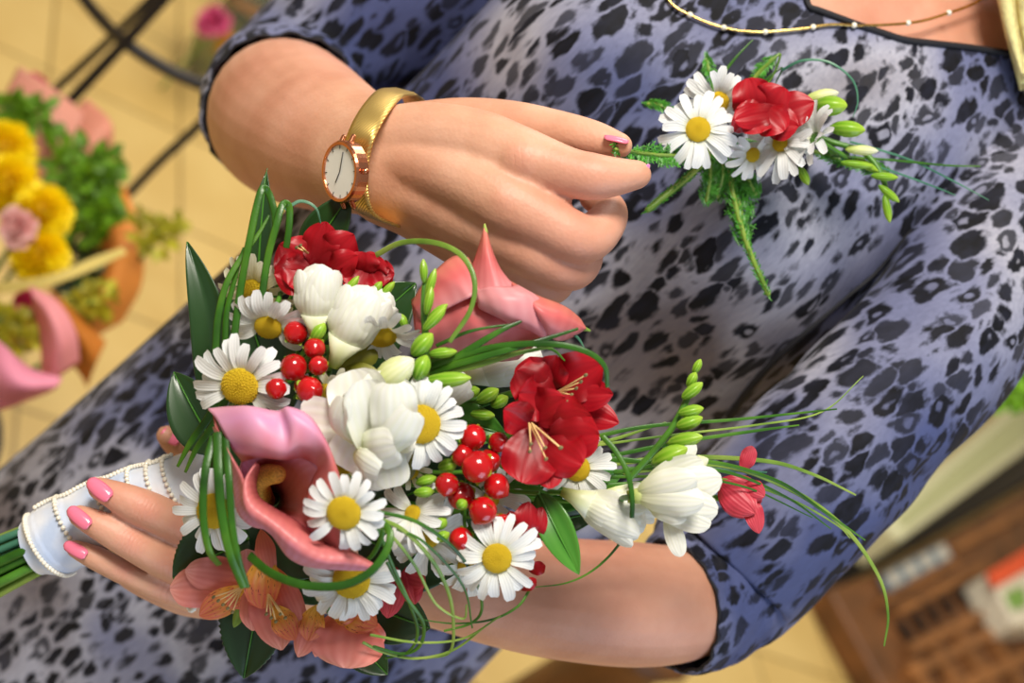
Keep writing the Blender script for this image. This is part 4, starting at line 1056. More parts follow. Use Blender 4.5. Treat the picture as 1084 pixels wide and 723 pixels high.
blade('wide green blade over the daisy by the handle, rightmost of three', [(238, 460, .613), (242, 505, .604), (245, 550, .604), (252, 590, .607), (262, 622, .616)], 8, taper=.7)
blade('dark strap blade arching left above the ribbon, upper one', [(236, 410, .66), (222, 440, .66), (202, 468, .664), (188, 494, .67)], 10)
blade('dark strap blade arching left above the ribbon, lower one', [(240, 420, .655), (226, 450, .655), (208, 475, .66), (196, 500, .668)], 9)
blade('thick grass blade looping under the open calla and back up to the right', [(264, 588, .622), (286, 606, .614), (320, 619, .608), (360, 620, .605), (390, 607, .604), (408, 585, .604), (413, 565, .606), (404, 552, .61)], 9, taper=.8)
blade('grass blade arching over the coral calla from the red flower', [(398, 270, .66), (425, 257, .648), (460, 257, .636), (488, 270, .628), (502, 296, .624), (498, 328, .624), (476, 362, .628)], 6, G_PALE, taper=.8)
blade('long grass blade rising to the cut tip below the coral calla', [(462, 392, .64), (500, 368, .632), (530, 350, .63), (552, 340, .632)], 8)
blade('long thin grass blade under the coral calla running nearly level', [(462, 366, .636), (500, 350, .632), (550, 342, .634)], 4)
blade('long grass blade crossing to the tail of the coral calla', [(455, 394, .64), (510, 378, .63), (560, 364, .628), (612, 348, .634)], 8)
blade('long grass blade curling down over the upper red alstroemeria', [(455, 388, .638), (520, 368, .63), (580, 364, .624), (620, 372, .624), (640, 388, .626), (643, 410, .63)], 7, taper=.6)
blade('grass blade lowest of the long bundle above the white freesia buds', [(450, 398, .642), (500, 388, .634), (548, 374, .632), (590, 366, .636)], 7, G_PALE)
blade('thin grass stub with cut tip above the upper red alstroemeria', [(560, 364, .64), (585, 370, .64), (598, 382, .64)], 4)
blade('short grass curl by the tail of the coral calla', [(600, 350, .65), (612, 358, .65), (620, 372, .652)], 3.5, G_BLUE)
GF = 'grass fan at the right of the bouquet'
FAN = [('topmost blade of the right grass fan', [(600, 470), (680, 452), (780, 444), (886, 433)], 5, 0), ('blade of the right grass fan with its tip bent up', [(600, 476), (700, 462), (800, 450), (870, 436), (914, 398)], 3, 1),
       ('third blade of the right fan just under the top ones', [(640, 484), (720, 468), (800, 456), (846, 450)], 5, 0), ('short blade crossing behind the green bud chain', [(600, 478), (650, 465), (705, 447)], 5, 1),
       ('broad blade of the right fan running level to its tip', [(640, 492), (720, 484), (810, 488), (860, 502), (906, 524)], 6, 1), ('blade of the right fan sloping down to a pointed tip', [(650, 500), (740, 488), (820, 508), (870, 540), (916, 572)], 5, 0),
       ('longest blade of the right fan hanging over the floor', [(660, 500), (760, 492), (840, 520), (895, 560), (930, 610), (940, 650), (936, 684)], 6, 1), ('thin blade in the middle of the right fan', [(660, 496), (760, 498), (830, 525), (880, 560)], 4, 0),
       ('thin bluish blade in the right fan', [(690, 490), (760, 497), (812, 500)], 5, 2), ('thin curved blade low in the right fan', [(700, 500), (780, 510), (840, 530), (886, 556), (900, 570)], 3, 1),
       ('thin blade in the right fan above the rose red bud', [(640, 505), (720, 505), (790, 516), (860, 548)], 3.5, 0), ('wide green stem behind the white freesia tube', [(560, 520), (620, 516), (680, 512), (720, 505)], 9, 0),
       ('green stem crossing left of the freesia bud chain', [(590, 490), (640, 486), (700, 490)], 9, 0)]
for lab, pts, w, k in FAN:
    K = len(pts); blade(lab, [(x, y, .675 + .012 * k + (.03 * max(0, (x - 740) / 200)) - .03 * (i == -1)) for i, (x, y) in enumerate(pts)], w, (G_BLADE, G_PALE, G_BLUE)[k], GF)
blade('strap blade bent in front of the closed cream freesia', [(638, 462, .642), (652, 478, .640), (664, 500, .638), (669, 525, .638), (669, 548, .640)], 6, taper=.8)
blade('thin grass arc over the forearm', [(668, 545, .655), (656, 575, .66), (630, 602, .665), (600, 617, .668), (562, 622, .668)], 3)
blade('thin grass curl under the lower right daisy', [(562, 622, .665), (548, 642, .662), (520, 656, .66), (480, 660, .655), (440, 655, .65)], 3)
GL = 'thin grass loops at the bottom of the bouquet'
for lab, pts, w, k in [
    ('thin grass loop, outermost at the right under the daisy', [(392, 540), (440, 552), (480, 580), (504, 615), (510, 645), (498, 660), (470, 668)], 4, 0),
    ('thin grass loop inside the outermost one', [(392, 546), (425, 560), (455, 590), (474, 625), (480, 660), (476, 690), (450, 697)], 4.5, 1),
    ('thin grass loop third from the right', [(388, 548), (415, 568), (440, 600), (462, 640), (490, 655), (494, 640)], 3.5, 1),
    ('thin grass loop running straight down at the bottom centre', [(400, 560), (416, 600), (434, 640), (442, 670), (432, 690), (408, 697)], 4, 0),
    ('thin grass loop lying low along the bottom edge', [(384, 680), (405, 690), (440, 697), (480, 688), (515, 662)], 3.5, 1),
    ('thin grass loop leftmost at the bottom beneath the lowest daisy', [(410, 595), (430, 632), (448, 660), (444, 684), (425, 692), (395, 684)], 4.5, 0),
    ('thin level grass blade at the bottom under the loops', [(392, 672), (440, 680), (490, 676), (530, 652)], 3, 1),
    ('fine grass blade crossing the loops at the bottom', [(420, 560), (450, 575), (490, 620), (500, 665)], 3, 0),
    ('short grass strand from the daisy to the loops', [(396, 535), (405, 560), (396, 585), (380, 600)], 6, 0)]:
    blade(lab, [(x, y, dome(x, y, -.022)) for x, y in pts], w, (G_BLADE, G_PALE)[k], GL, taper=.6)

# ------------------------------------------------------------------ ribbon handle
def handle():
    t = thing('bouquet_handle', 'white satin ribbon handle of the bouquet with wound pearl strings', 'bouquet handle', at(110, 545, .76))
    m = N('satin'); co = m.coord(); m.base(m.ramp(m.noise(co, 40, 2), [(.35, lin((190, 206, 234))), (.6, lin((232, 234, 240)))])); m.set(Roughness=.28); m.b.inputs['Sheen Weight'].default_value = .4
    m.bump(m.noise(co, 70, 3), .3, .003)
    ax0, ax1 = at(36, 580, .748), at(232, 500, .735)
    ax = ax1 - ax0; a = ax.normalized(); s = a.cross(VIEW).normalized(); mm = s.cross(a)
    R = []; NR = 110
    def rad(tt): return (.0185 - .0035 * math.exp(-((tt - .0) / .06) ** 2) + .0015 * math.sin(2.4 * tt) - .0055 * max(0, tt - .45) * 1.6)
    for i in range(NR):
        tt = i / (NR - 1); row = []
        for j in range(64):
            th = 2 * PI * j / 64
            spir = ((tt * 6.2 + th / (2 * PI)) % 1.0)
            r = rad(tt) * (1 + .030 * (spir ** 2) + .006 * math.sin(3 * th + 20 * tt))
            row.append(tuple(ax0 + ax * tt + s * (r * math.cos(th)) + mm * (r * .92 * math.sin(th))))
        R.append(row)
    o = put('satin_ribbon', grid(np.array(R), True), m.m, t)
    def rib(label, f, n):
        g = B()
        for i in range(n):
            tt, th = f(i / (n - 1)); r = rad(tt) * 1.03 + .0008
            g.add(ball(ax0 + ax * tt + s * (r * math.cos(th)) + mm * (r * .92 * math.sin(th)), .00125, 10, 7))
        p = g.build('pearl_string', PEARL, t); p['label'] = label
    rib('pearl string at the wide end of the ribbon', lambda u: (.03 + .10 * math.sin(u * PI) * 0 + .10 * u, PI * 1.05 - PI * 1.1 * u + .0), 34)
    rib('pearl string next to the wide end', lambda u: (.20 + .14 * u, PI * 1.02 - PI * 1.1 * (1 - abs(2 * u - 1) * 0) * u), 25)
    rib('pearl string under the index fingertip', lambda u: (.42 + .12 * u - .26 * math.sin(PI * u) * 0, PI * (1.0 - 1.0 * u)), 23)
    rib('pearl string in the middle of the handle', lambda u: (.60 + .05 * u, PI * (1.0 - 1.0 * u)), 22)
    rib('pearl string close to the flowers', lambda u: (.70 + .03 * u, PI * (1.0 - 1.0 * u)), 21)
    rib('pearl string nearest to the flowers', lambda u: (.78 + .04 * u, PI * (1.0 - 1.0 * u)), 20)
    rib('pearl string running along the upper edge', lambda u: (.10 + .72 * u, PI * .93 + .1 * math.sin(20 * u)), 44)
    greens = [G_STEM, G_PALE, G_BLUE, G_BLADE]
    r = random.Random(4)
    for i in range(24):
        th = i * 2.4; rr = .0120 * math.sqrt((i + .5) / 24)
        o2 = s * math.cos(th) * rr + mm * math.sin(th) * rr
        p0 = ax0 + ax * .3 + o2; p1 = ax0 + o2 * 1.1; p2 = ax0 - a * (.055 + r.uniform(-.006, .012)) + o2 * 1.5 + V(-.006, -.006, 0)
        sm_ = put('stem', tube([p0, p1, p2], r.uniform(.0019, .0027), 8, 10), greens[i % 4] if i % 5 else G_PALE, t)
handle()

# ------------------------------------------------------------------ corsage
GC = 'daisies in the corsage'
CN = at(860, 150, .775)
E = .745
def cd(label, *a, **k): daisy(label, *a, GC, stem=CN, **k)
cd('front daisy at the left end of the corsage', 739, 137, E - .012, 42, 13.5, (0, 0, 1), n=20, up=.05, seed=31)
cd('daisy behind the front one at the left of the corsage', 760, 108, E, 38, 12, (.0, -.5, .85), n=20, up=.1, seed=32)
cd('small half hidden daisy below the red corsage flower', 797, 164, E + .004, 30, 8, (.3, -.3, .85), n=16, up=.1, seed=33, skip=((60, 130),))
cd('daisy facing sideways below the right half of the red corsage flower', 826, 152, E, 40, 9, (-.55, -.05, .75), n=18, up=.3, seed=34, skip=((100, 150),))
cd('side view daisy at the right end of the corsage', 862, 146, E - .004, 38, 8, (-.75, .3, .55), n=18, up=.7, seed=35, center=False)
d = E - .006
alstro('red alstroemeria in the middle of the corsage', 812, 118, d, [
    ((800, 130, d + .004), (792, 82, d - .004), 40, dict(bow=.2, cup=-.4, sh=(.5, .3))), ((806, 128, d + .004), (830, 92, d - .004), 44, dict(bow=.2, cup=-.4, sh=(.5, .3))),
    ((812, 126, d + .002), (862, 108, d - .004), 34, dict(bow=.15, cup=-.3)), ((808, 130, d + .002), (846, 134, d - .006), 32, dict(bow=.15, cup=-.3)), ((800, 132, d), (778, 116, d - .004), 34, dict(bow=.2, cup=-.3, sh=(.5, .3))),
    ((824, 118, d - .004), (776, 128, d - .012), 24, dict(bow=.15, cup=-.3, sh=(.5, .3))), ((800, 112, d - .004), (830, 140, d - .010), 32, dict(bow=.15, cup=-.4, sh=(.5, .3))), ((796, 122, d - .004), (806, 142, d - .012), 30, dict(bow=.15, cup=-.3, sh=(.5, .3)))], 'red corsage flower', end=CN)
spike('lime freesia buds at the right end of the corsage', [(840, 135, .775), (880, 150, .77), (915, 162, .768), (935, 190, .765), (941, 230, .765)], [
    ((852, 106), (888, 98), 15, .752, FB), ((860, 112), (897, 112), 22, (.75, .742), G_BUD), ((878, 135), (916, 138), 18, (.75, .745), G_BUD), ((895, 158), (930, 160), 11, .752, FB),
    ((890, 172), (925, 176), 9, .756, G_BUD), ((922, 186), (951, 188), 9, .758, G_BUD), ((930, 196), (952, 214), 9, .758, G_BUD), ((936, 206), (942, 236), 9, .758, G_BUD), ((846, 176), (856, 196), 10, .75, G_BUD), ((905, 168), (930, 182), 9, .76, G_BUD)], 'corsage buds')
for lab, pts, w, k in [('thin blue green grass arc above the corsage buds', [(828, 74, .76), (850, 64, .755), (878, 66, .752), (902, 84, .752), (908, 106, .754), (903, 124, .757)], 3.5, 2),
                       ('upper thin grass blade pointing right from the corsage', [(900, 150, .765), (960, 168, .772), (1010, 192, .778), (1047, 212, .782)], 3, 2),
                       ('lower thin grass blade pointing right from the corsage', [(890, 168, .765), (940, 180, .77), (990, 198, .776), (1012, 207, .78)], 3, 2),
                       ('level grass blade at the right end of the corsage', [(880, 165, .766), (950, 170, .77), (1000, 175, .776), (1038, 176, .782)], 3.5, 0),
                       ('curled grass blade above the red corsage flower', [(790, 100, .768), (800, 80, .765), (815, 66, .762), (826, 58, .762), (816, 84, .765), (800, 95, .768)], 4, 1),
                       ('second curled grass blade above the red corsage flower', [(795, 105, .77), (812, 84, .765), (828, 72, .765), (820, 90, .768)], 4, 0),
                       ('short grass blade at the top left of the corsage', [(758, 88, .772), (778, 62, .77), (797, 42, .77)], 4, 0)]:
    blade(lab, pts, w, (G_BLADE, G_PALE, G_BLUE)[k], 'corsage grass')
FERN = plain('fern_green', (66, 138, 34), .45, .25, 200, transl=.15)
def fern(label, pts, wid, den=1.0, seed=0, stemw=.0011, tag_grp='fern sprigs of the corsage'):
    P = [at(*p) for p in pts]; t = thing('fern_sprig', label, 'fern', P[0], tag_grp)
    put('stem', tube(P, [stemw] * len(P), 7), G_PALE, t)
    D = cr([list(p) for p in P], int(46 * den)); r = random.Random(seed); g = B()
    for i in range(2, len(D)):
        c = Vector(D[i]); tg = (Vector(D[i]) - Vector(D[i - 1])).normalized(); s = tg.cross(VIEW).normalized()
        w = wid * m_px(.76) * (1 - .6 * abs(2 * i / len(D) - 1) ** 3)
        for sg in (-1, 1):
            L = w * r.uniform(.3, 1.15); e = c + (s * sg * .85 + tg * r.uniform(.2, .6)) * L + VIEW * r.uniform(-.3, .5) * L
            g.add(petal(c, e, .0010, VIEW, nu=3, nv=2, sh=(.4, .4)))
            for k in (.45, .75):
                m_ = c.lerp(e, k); g.add(petal(m_, m_ + (tg * r.uniform(.4, 1) - s * sg * .2 + VIEW * r.uniform(-.5, .6)) * .0045, .0008, VIEW, nu=2, nv=2, sh=(.4, .4)))
                g.add(petal(m_, m_ + (s * sg * .5 - tg * r.uniform(.3, .8) + VIEW * r.uniform(-.5, .6)) * .0035, .0008, VIEW, nu=2, nv=2, sh=(.4, .4)))
    g.build('foliage', FERN, t)
fern('thick fern tip pinched between thumb and index finger', [(748, 158, .755), (720, 164, .742), (695, 164, .722), (652, 158, .690)], 15, 1.3, 1)
fern('short bare fern twig slanting down left of the corsage', [(745, 172, .76), (725, 190, .755), (686, 222, .752)], 4, .8, 2, .0018)
fern('long fern stem hanging down from the corsage to its bare tip', [(770, 170, .765), (778, 215, .762), (792, 262, .762), (813, 311, .765)], 5, .9, 3, .0014)
fern('bushy fern around the hanging stem', [(775, 165, .77), (776, 195, .768), (784, 222, .766), (786, 252, .768)], 19, .9, 4)
fern('fern tuft under the front corsage daisy', [(750, 160, .765), (752, 185, .76), (748, 212, .765)], 13, .7, 5)
fern('fern tuft left of the hanging stem', [(762, 160, .765), (765, 182, .762), (760, 208, .768)], 13, .7, 6)
fern('fern tuft under the half hidden corsage daisy', [(778, 165, .768), (792, 190, .764), (800, 205, .766)], 12, .7, 7)
fern('fern tip above the corsage daisies', [(765, 100, .775), (752, 78, .775), (748, 62, .778)], 8, .6, 8)
fern('second fern tip above the corsage near the red flower', [(785, 105, .775), (800, 82, .772), (818, 62, .775)], 9, .6, 9)
fern('fern twig behind the left end of the corsage', [(720, 125, .775), (700, 112, .775), (686, 110, .778)], 6, .5, 10)
fern('fern behind the right end of the corsage', [(862, 160, .775), (900, 172, .773), (940, 182, .778)], 10, .7, 11)
# ------------------------------------------------------------------ the room
def ray_to(px, py, h):            # where the sight line through a pixel meets height h
    d = at(px, py, 1) - CAM
    return CAM + d * ((h - CAM.z) / d.z)
def floor_mat():
    m = N('floor_tiles'); co = m.coord(); sp = m.n('ShaderNodeSeparateXYZ'); m.l(co, sp.inputs[0]); X, Y = sp.outputs[0], sp.outputs[1]
    def line(a, b, ph):
        t = m.math('ADD', m.math('MULTIPLY', X, a / .3), m.math('MULTIPLY_ADD', Y, b / .3, ph))
        f = m.math('FRACT', t); f = m.math('MINIMUM', f, m.math('SUBTRACT', 1, f))
        return m.math('LESS_THAN', f, .014), t
    l1, t1 = line(.643, -.766, 2.476 / .3); l2, t2 = line(.766, .643, -1.011 / .3)
    k = m.math('MAXIMUM', l1, l2)
    wn = m.n('ShaderNodeTexWhiteNoise'); cb = m.n('ShaderNodeCombineXYZ'); m.l(m.math('FLOOR', t1), cb.inputs[0]); m.l(m.math('FLOOR', t2), cb.inputs[1]); m.l(cb.outputs[0], wn.inputs[0])
    nz = m.noise(co, 5, 4)
    c = m.ramp(m.math('MULTIPLY_ADD', wn.outputs[0], .25, m.math('MULTIPLY', nz, .75)), [(.25, lin((196, 162, 92))), (.75, lin((216, 186, 118)))])
    m.base(m.mix(k, c, lin((150, 122, 66)))); m.set(Roughness=.42); m.bump(m.math('SUBTRACT', 1, k), .3, .002); return m.m
WALL = plain('wall_paint', (226, 216, 196), .8, .03, 3)
def struct(name, g, mat):
    o = put(name, g, mat, None, False); o['kind'] = 'structure'; return o
struct('floor', box((0, 1.0, -.05), 9, 11, .1), floor_mat())
struct('wall_back', box((0, 6.55, 1.5), 9, .1, 3.0), WALL)
struct('wall_left', box((-4.55, 1.0, 1.5), .1, 11, 3.0), WALL)
struct('wall_right', box((4.55, 1.0, 1.5), .1, 11, 3.0), WALL)
struct('baseboard_back', box((0, 6.48, .05), 9, .03, .1), plain('baseboard', (120, 90, 60), .5))

IRON = plain('black_iron', (34, 28, 26), .45, .1, 60, metallic=.3)
def stand():
    t = thing('plant_stand', 'dark iron flower stand with crossed curved braces at the upper left', 'plant stand', down_to(at(60, 100, 2.0), 0))
    def rod(name, pts, r): put(name, tube([at(*p) for p in pts], r, 10), IRON, t)
    rod('leg', [(-10, 158, 1.92), (40, 112, 1.90), (118, 40, 1.86), (170, -12, 1.83), (260, -105, 1.78)], .0058)
    rod('leg', [(10, 168, 1.84), (52, 130, 1.82), (132, 45, 1.78), (184, -12, 1.75), (270, -105, 1.70)], .0075)
    rod('leg', [(50, 292, 1.86), (120, 222, 1.84), (168, 172, 1.82), (219, 124, 1.80), (300, 36, 1.76)], .0062)
    rod('brace', [(70, -30, 1.88), (90, 0, 1.86), (112, 26, 1.83), (134, 46, 1.79), (160, 64, 1.80), (190, 80, 1.82), (222, 92, 1.84), (260, 98, 1.87)], .0085)
    # feet: the legs run on to the floor behind the flowers
    for px, py, d in ((-10, 158, 1.92), (10, 168, 1.84), (50, 292, 1.86)):
        p = at(px, py, d); b = Vector((p.x - .25, p.y - .1, .0)); put('leg', tube([p, p.lerp(b, .5), b], .006, 8), IRON, t)
stand()

BK = at(20, 260, 1.52) - UP * .33
t = thing('flower_bucket', 'dark bucket holding the bouquets at the left', 'bucket', down_to(BK, 0))
put('body', lathe(down_to(BK, 0), down_to(BK, BK.z + .02), [(0, .01), (0, .10), (1, .13), (1, .122), (.05, .09)], 28), plain('bucket_black', (30, 30, 32), .5), t)
YM = petal_mat('yellow_petal', [(0, (246, 196, 0)), (.5, (255, 224, 8)), (1, (255, 236, 20))], (226, 176, 0), .2, 3, .5, .25)
def pompon(label, px, py, d, r, seed):
    c = at(px, py, d); R_ = r * m_px(d); t = thing('chrysanthemum', label, 'flower', c, 'yellow chrysanthemums at the left'); rr = random.Random(seed); g = B()
    n = 190
    for i in range(n):
        z = 1 - 1.5 * (i + .5) / n; a = i * 2.39996; s = math.sqrt(max(0, 1 - z * z))
        v = V(s * math.cos(a), s * math.sin(a), z); o = v.orthogonal().normalized()
        g.add(petal(c + v * R_ * .35, c + v * R_ * rr.uniform(.88, 1.05), R_ * .30, (v.cross(o) + o * rr.uniform(-1, 1)).normalized(), bow=.1, cup=.5, sh=(.5, .2), nu=5, nv=3))
    g.add(ball(c, R_ * .62, 16, 12))
    g.build('petals', YM, t)
    put('stem', tube([c - VIEW * R_ * .3, c - UP * .12 - VIEW * .03, BK], .002, 6), G_STEM, t)
pompon('topmost yellow chrysanthemum at the left edge', 4, 160, 1.50, 34, 1)
pompon('yellow chrysanthemum in the middle of the left edge', 8, 196, 1.47, 34, 2)
pompon('right yellow chrysanthemum beside the green sprays', 46, 226, 1.46, 32, 3)
pompon('lowest yellow chrysanthemum beside the pink rose', 42, 270, 1.45, 32, 4)
def leafball(label, px, py, d, r, n, mat, seed, name='green_spray', grp='greenery of the left bouquets', sz=.016, el=1.0):
    c = at(px, py, d); R_ = r * m_px(d); t = thing(name, label, 'greenery', c, grp); rr = random.Random(seed); g = B()
    for i in range(n):
        v = V(rr.gauss(0, 1), rr.gauss(0, 1) * el, rr.gauss(0, 1)); v = v.normalized() * R_ * rr.uniform(.2, 1)
        e = v.normalized() * .6 + V(rr.uniform(-1, 1), rr.uniform(-1, 1), rr.uniform(-1, 1))
        g.add(petal(c + v, c + v + e * sz, sz * .8, V(rr.uniform(-.6, .6), rr.uniform(-.6, .6), 1), bow=.1, cup=.2, sh=(.5, .5), nu=4, nv=3))
    g.build('leaves', mat, t); put('stem', tube([c, c - UP * .12, BK if px < 500 else down_to(c, .45)], .003, 6), G_STEM, t)
    return t
LEAFG = plain('spray_green', (98, 142, 22), .5, .25, 60, transl=.2); LEAFD = plain('spray_dark', (46, 66, 18), .5, .25, 60); LEAFY = plain('spray_yellow', (176, 170, 40), .5, .2, 60, transl=.2)
leafball('green spray right of the yellow chrysanthemums', 92, 185, 1.55, 38, 170, LEAFG, 1)
leafball('green spray above the yellow chrysanthemums', 30, 130, 1.58, 30, 110, LEAFG, 2)
leafball('green spray lower right of the left bouquet', 96, 225, 1.55, 32, 130, LEAFG, 3)
leafball('dark leaves between the chrysanthemums and the orange paper', 90, 296, 1.62, 34, 120, LEAFD, 4)
leafball('yellow green sprig inside the lowest pink paper', 18, 352, 1.36, 24, 110, LEAFY, 5, sz=.012)
leafball('light green fern spray reaching right towards the dress', 165, 245, 1.60, 26, 50, LEAFY, 6, sz=.014)
leafball('yellow green sprig in the orange paper', 98, 318, 1.52, 22, 70, LEAFY, 7, sz=.012)
def paper(label, rows, rgb, name='wrapping_paper', tr=.35, grp='wrapping papers of the left bouquets'):
    t = thing(name, label, 'wrapping paper', at(*rows[-1][0]), grp)
    surf(rows, 18, 18, plain('paper_' + str(rgb[0]) + str(rgb[2]), rgb, .6, .05, 12, transl=tr), 'sheet', t, .0006)
paper('pale pink paper sheet behind the iron legs', [[(20, 70, 1.66), (60, 96, 1.64), (90, 120, 1.66)], [(0, 110, 1.62), (40, 130, 1.58), (80, 150, 1.62)], [(-20, 150, 1.62), (20, 180, 1.6), (60, 200, 1.62)]], (226, 160, 140))
paper('salmon pink paper sheet between the iron legs', [[(92, 104, 1.70), (118, 130, 1.66), (118, 160, 1.68)], [(66, 128, 1.66), (96, 150, 1.62), (110, 178, 1.66)], [(50, 160, 1.64), (76, 180, 1.62), (96, 210, 1.64)]], (222, 152, 128))
paper('orange paper cone beside the dress at the left', [[(132, 195, 1.68), (150, 250, 1.64), (150, 300, 1.64), (130, 340, 1.64)], [(112, 220, 1.66), (120, 270, 1.6), (115, 320, 1.58), (98, 360, 1.6)], [(96, 250, 1.64), (96, 290, 1.64), (80, 340, 1.6), (80, 390, 1.6)]], (230, 150, 62))
paper('orange brown inner fold of paper below the chrysanthemums', [[(46, 300, 1.52), (80, 330, 1.50), (112, 362, 1.52)], [(66, 330, 1.46), (88, 360, 1.44), (102, 384, 1.48)], [(70, 380, 1.5), (84, 395, 1.5), (92, 410, 1.52)]], (214, 130, 36))
paper('pale yellow film edge crossing the left bouquet', [[(-10, 300, 1.40), (50, 292, 1.38), (100, 272, 1.40), (130, 262, 1.42)], [(-10, 312, 1.39), (50, 303, 1.37), (102, 284, 1.39), (134, 268, 1.41)]], (226, 206, 120), tr=.3)
paper('large pink paper cone at the lower left edge, right side', [[(30, 302, 1.36), (60, 318, 1.34), (80, 350, 1.34), (84, 384, 1.36)], [(34, 312, 1.33), (52, 335, 1.31), (62, 365, 1.31), (60, 400, 1.33)], [(34, 325, 1.37), (42, 350, 1.35), (44, 380, 1.34), (44, 410, 1.35)]], (238, 160, 166))
paper('large pink paper cone at the lower left edge, front fold', [[(-30, 345, 1.34), (0, 362, 1.31), (30, 388, 1.31), (66, 400, 1.33)], [(-30, 385, 1.32), (0, 400, 1.29), (28, 410, 1.29), (60, 410, 1.32)], [(-30, 436, 1.34), (0, 434, 1.32), (24, 426, 1.32), (50, 416, 1.34)]], (240, 158, 184))
MAG = petal_mat('magenta_petal', [(0, (150, 30, 70)), (1, (214, 60, 110))], None)
PK = petal_mat('rose_pink_petal', [(0, (214, 90, 96)), (1, (238, 190, 186))], None, transl=.2)
def rose(label, px, py, d, r, mat, seed, grp, n=16):
    c = at(px, py, d); R_ = r * m_px(d); t = thing('rose', label, 'flower', c, grp); rr = random.Random(seed)
    for i in range(n):
        a = i * 2.4; k = (i + 2) / (n + 1)
        o = V(math.cos(a), math.sin(a), 0)
        put('petal', petal(c - VIEW * R_ * .7 + o * R_ * .1, c + o * R_ * k + VIEW * R_ * (.6 - .7 * k), R_ * (.6 + .5 * k), o * .6 + VIEW * .8 if k > .6 else -o, bow=.2, cup=.5 if k < .6 else -.3, sh=(.5, .25), nu=8, nv=6), mat, t)
    put('stem', tube([c - VIEW * R_ * .6, c - UP * .1 - VIEW * .03, BK if px < 200 else (down_to(c, .01) if px < 500 else c - UP * .3)], .003, 6), G_STEM, t)
rose('pink rose at the left edge between the yellow chrysanthemums', 18, 240, 1.42, 24, PK, 1, 'pink roses at the left')
rose('magenta rose inside the lower pink paper', 30, 325, 1.40, 20, MAG, 2, 'magenta flowers')
rose('red pink rosebud behind the iron legs', 38, 88, 1.66, 13, MAG, 3, 'magenta flowers')

# bench that carries the bouquets, just outside the view
WOOD = plain('brown_wood', (110, 68, 32), .5, .2, 12); WOOD2 = plain('light_wood', (140, 90, 44), .5, .2, 14); BLACK = plain('black_plastic', (18, 15, 14), .5); CREAMP = plain('cream_plastic', (206, 204, 164), .4, .03)
def prism(px, h0, h1, mat, name, parent):
    top = [ray_to(x, y, h1) for x, y in px]; n = len(top)
    v = top + [Vector((p.x, p.y, h0)) for p in top]
    f = [tuple(range(n)), tuple(range(n, 2 * n))[::-1]] + [(i, i + n, (i + 1) % n + n, (i + 1) % n) for i in range(n)]
    o = mesh(name, v, f, mat, parent, False)
    bv = o.modifiers.new('edge', 'BEVEL'); bv.width = .012; bv.segments = 3
    return o
c = ray_to(990, 640, .0)
t = thing('wooden_crate', 'brown slatted wooden crate on the floor at the lower right', 'crate', c)
prism([(1000, 568), (1130, 492), (1190, 760), (962, 775), (878, 622), (928, 606)], 0, .08, WOOD, 'body', t)
for (a, b, w) in [((1004, 584), (1120, 522), 9), ((946, 650), (1040, 600), 8), ((960, 690), (1050, 646), 9), ((930, 640), (1010, 596), 6), ((990, 740), (1120, 680), 12), ((960, 715), (1110, 640), 10)]:
    p, q_ = ray_to(*a, .095), ray_to(*b, .095); dd = (q_ - p); L = dd.length; dd.normalize()
    o = put('slat', box((p + q_) / 2, L, w * .0028, .03, dd, UP.cross(dd), UP), WOOD2, t, False)
for i in range(5):
    p = ray_to(958 + 15 * i, 668 - 9 * i, .092); dd = (ray_to(1000, 600, .08) - ray_to(960, 625, .08)).normalized()
    put('slot', box(p, .018, .05, .02, dd, UP.cross(dd), UP), BLACK, t, False)
for i in range(4):
    a, b = ray_to(962 + 26 * i, 700 - 14 * i, .088), ray_to(1002 + 26 * i, 770 - 14 * i, .088); dd = (b - a); L = dd.length; dd.normalize()
    put('slat', box((a + b) / 2, L, .05, .02, dd, UP.cross(dd), UP), WOOD2, t, False)
t = thing('black_crate', 'black plastic crate between the wooden crate and the cream planter', 'crate', ray_to(960, 590, 0))
prism([(866, 612), (922, 545), (945, 560), (1130, 450), (1130, 486), (998, 562), (926, 600), (884, 622)], 0, .05, BLACK, 'body', t)
t = thing('cream_planter', 'long cream plastic planter box beside the dress at the right', 'planter', ray_to(1000, 500, 0))
prism([(930, 548), (955, 572), (1140, 438), (1110, 395)], .10, .24, CREAMP, 'body', t)
prism([(950, 548), (960, 558), (1128, 434), (1108, 408)], .23, .248, plain('cream_inner', (176, 178, 130), .5, .05), 'inner_tray', t)
prism([(950, 552), (960, 560), (1120, 440), (1106, 420)], 0, .10, BLACK, 'foot', t)
t = thing('striped_tray', 'pale blue and white tray lying on the wooden crate', 'tray', ray_to(970, 590, .08))
prism([(934, 606), (1000, 572), (1010, 590), (944, 626)], .08, .105, plain('tray_blue', (126, 140, 150), .5), 'base', t)
for i in range(4): prism([(940 + 17 * i, 606 - 9 * i), (948 + 17 * i, 602 - 9 * i), (956 + 17 * i, 616 - 9 * i), (948 + 17 * i, 620 - 9 * i)], .105, .115, plain('tray_white', (196, 190, 176), .5), 'strip', t)
t = thing('printed_box', 'colourful red, white and green box at the right edge on the crate', 'box', ray_to(1080, 620, .08))
prism([(1046, 606), (1110, 566), (1130, 660), (1076, 662)], .08, .18, plain('box_white', (224, 214, 190), .5), 'body', t)
prism([(1046, 606), (1110, 566), (1112, 590), (1054, 622)], .18, .192, plain('box_orange', (226, 84, 40), .5), 'lid_band', t)
prism([(1064, 628), (1084, 618), (1090, 640), (1074, 646)], .18, .188, plain('box_green', (120, 160, 70), .5), 'label_patch', t)
pp = at(1078, 400, 1.9)
t = thing('pedestal', 'dark pedestal carrying the bright green plant at the right edge', 'pedestal', down_to(pp, 0))
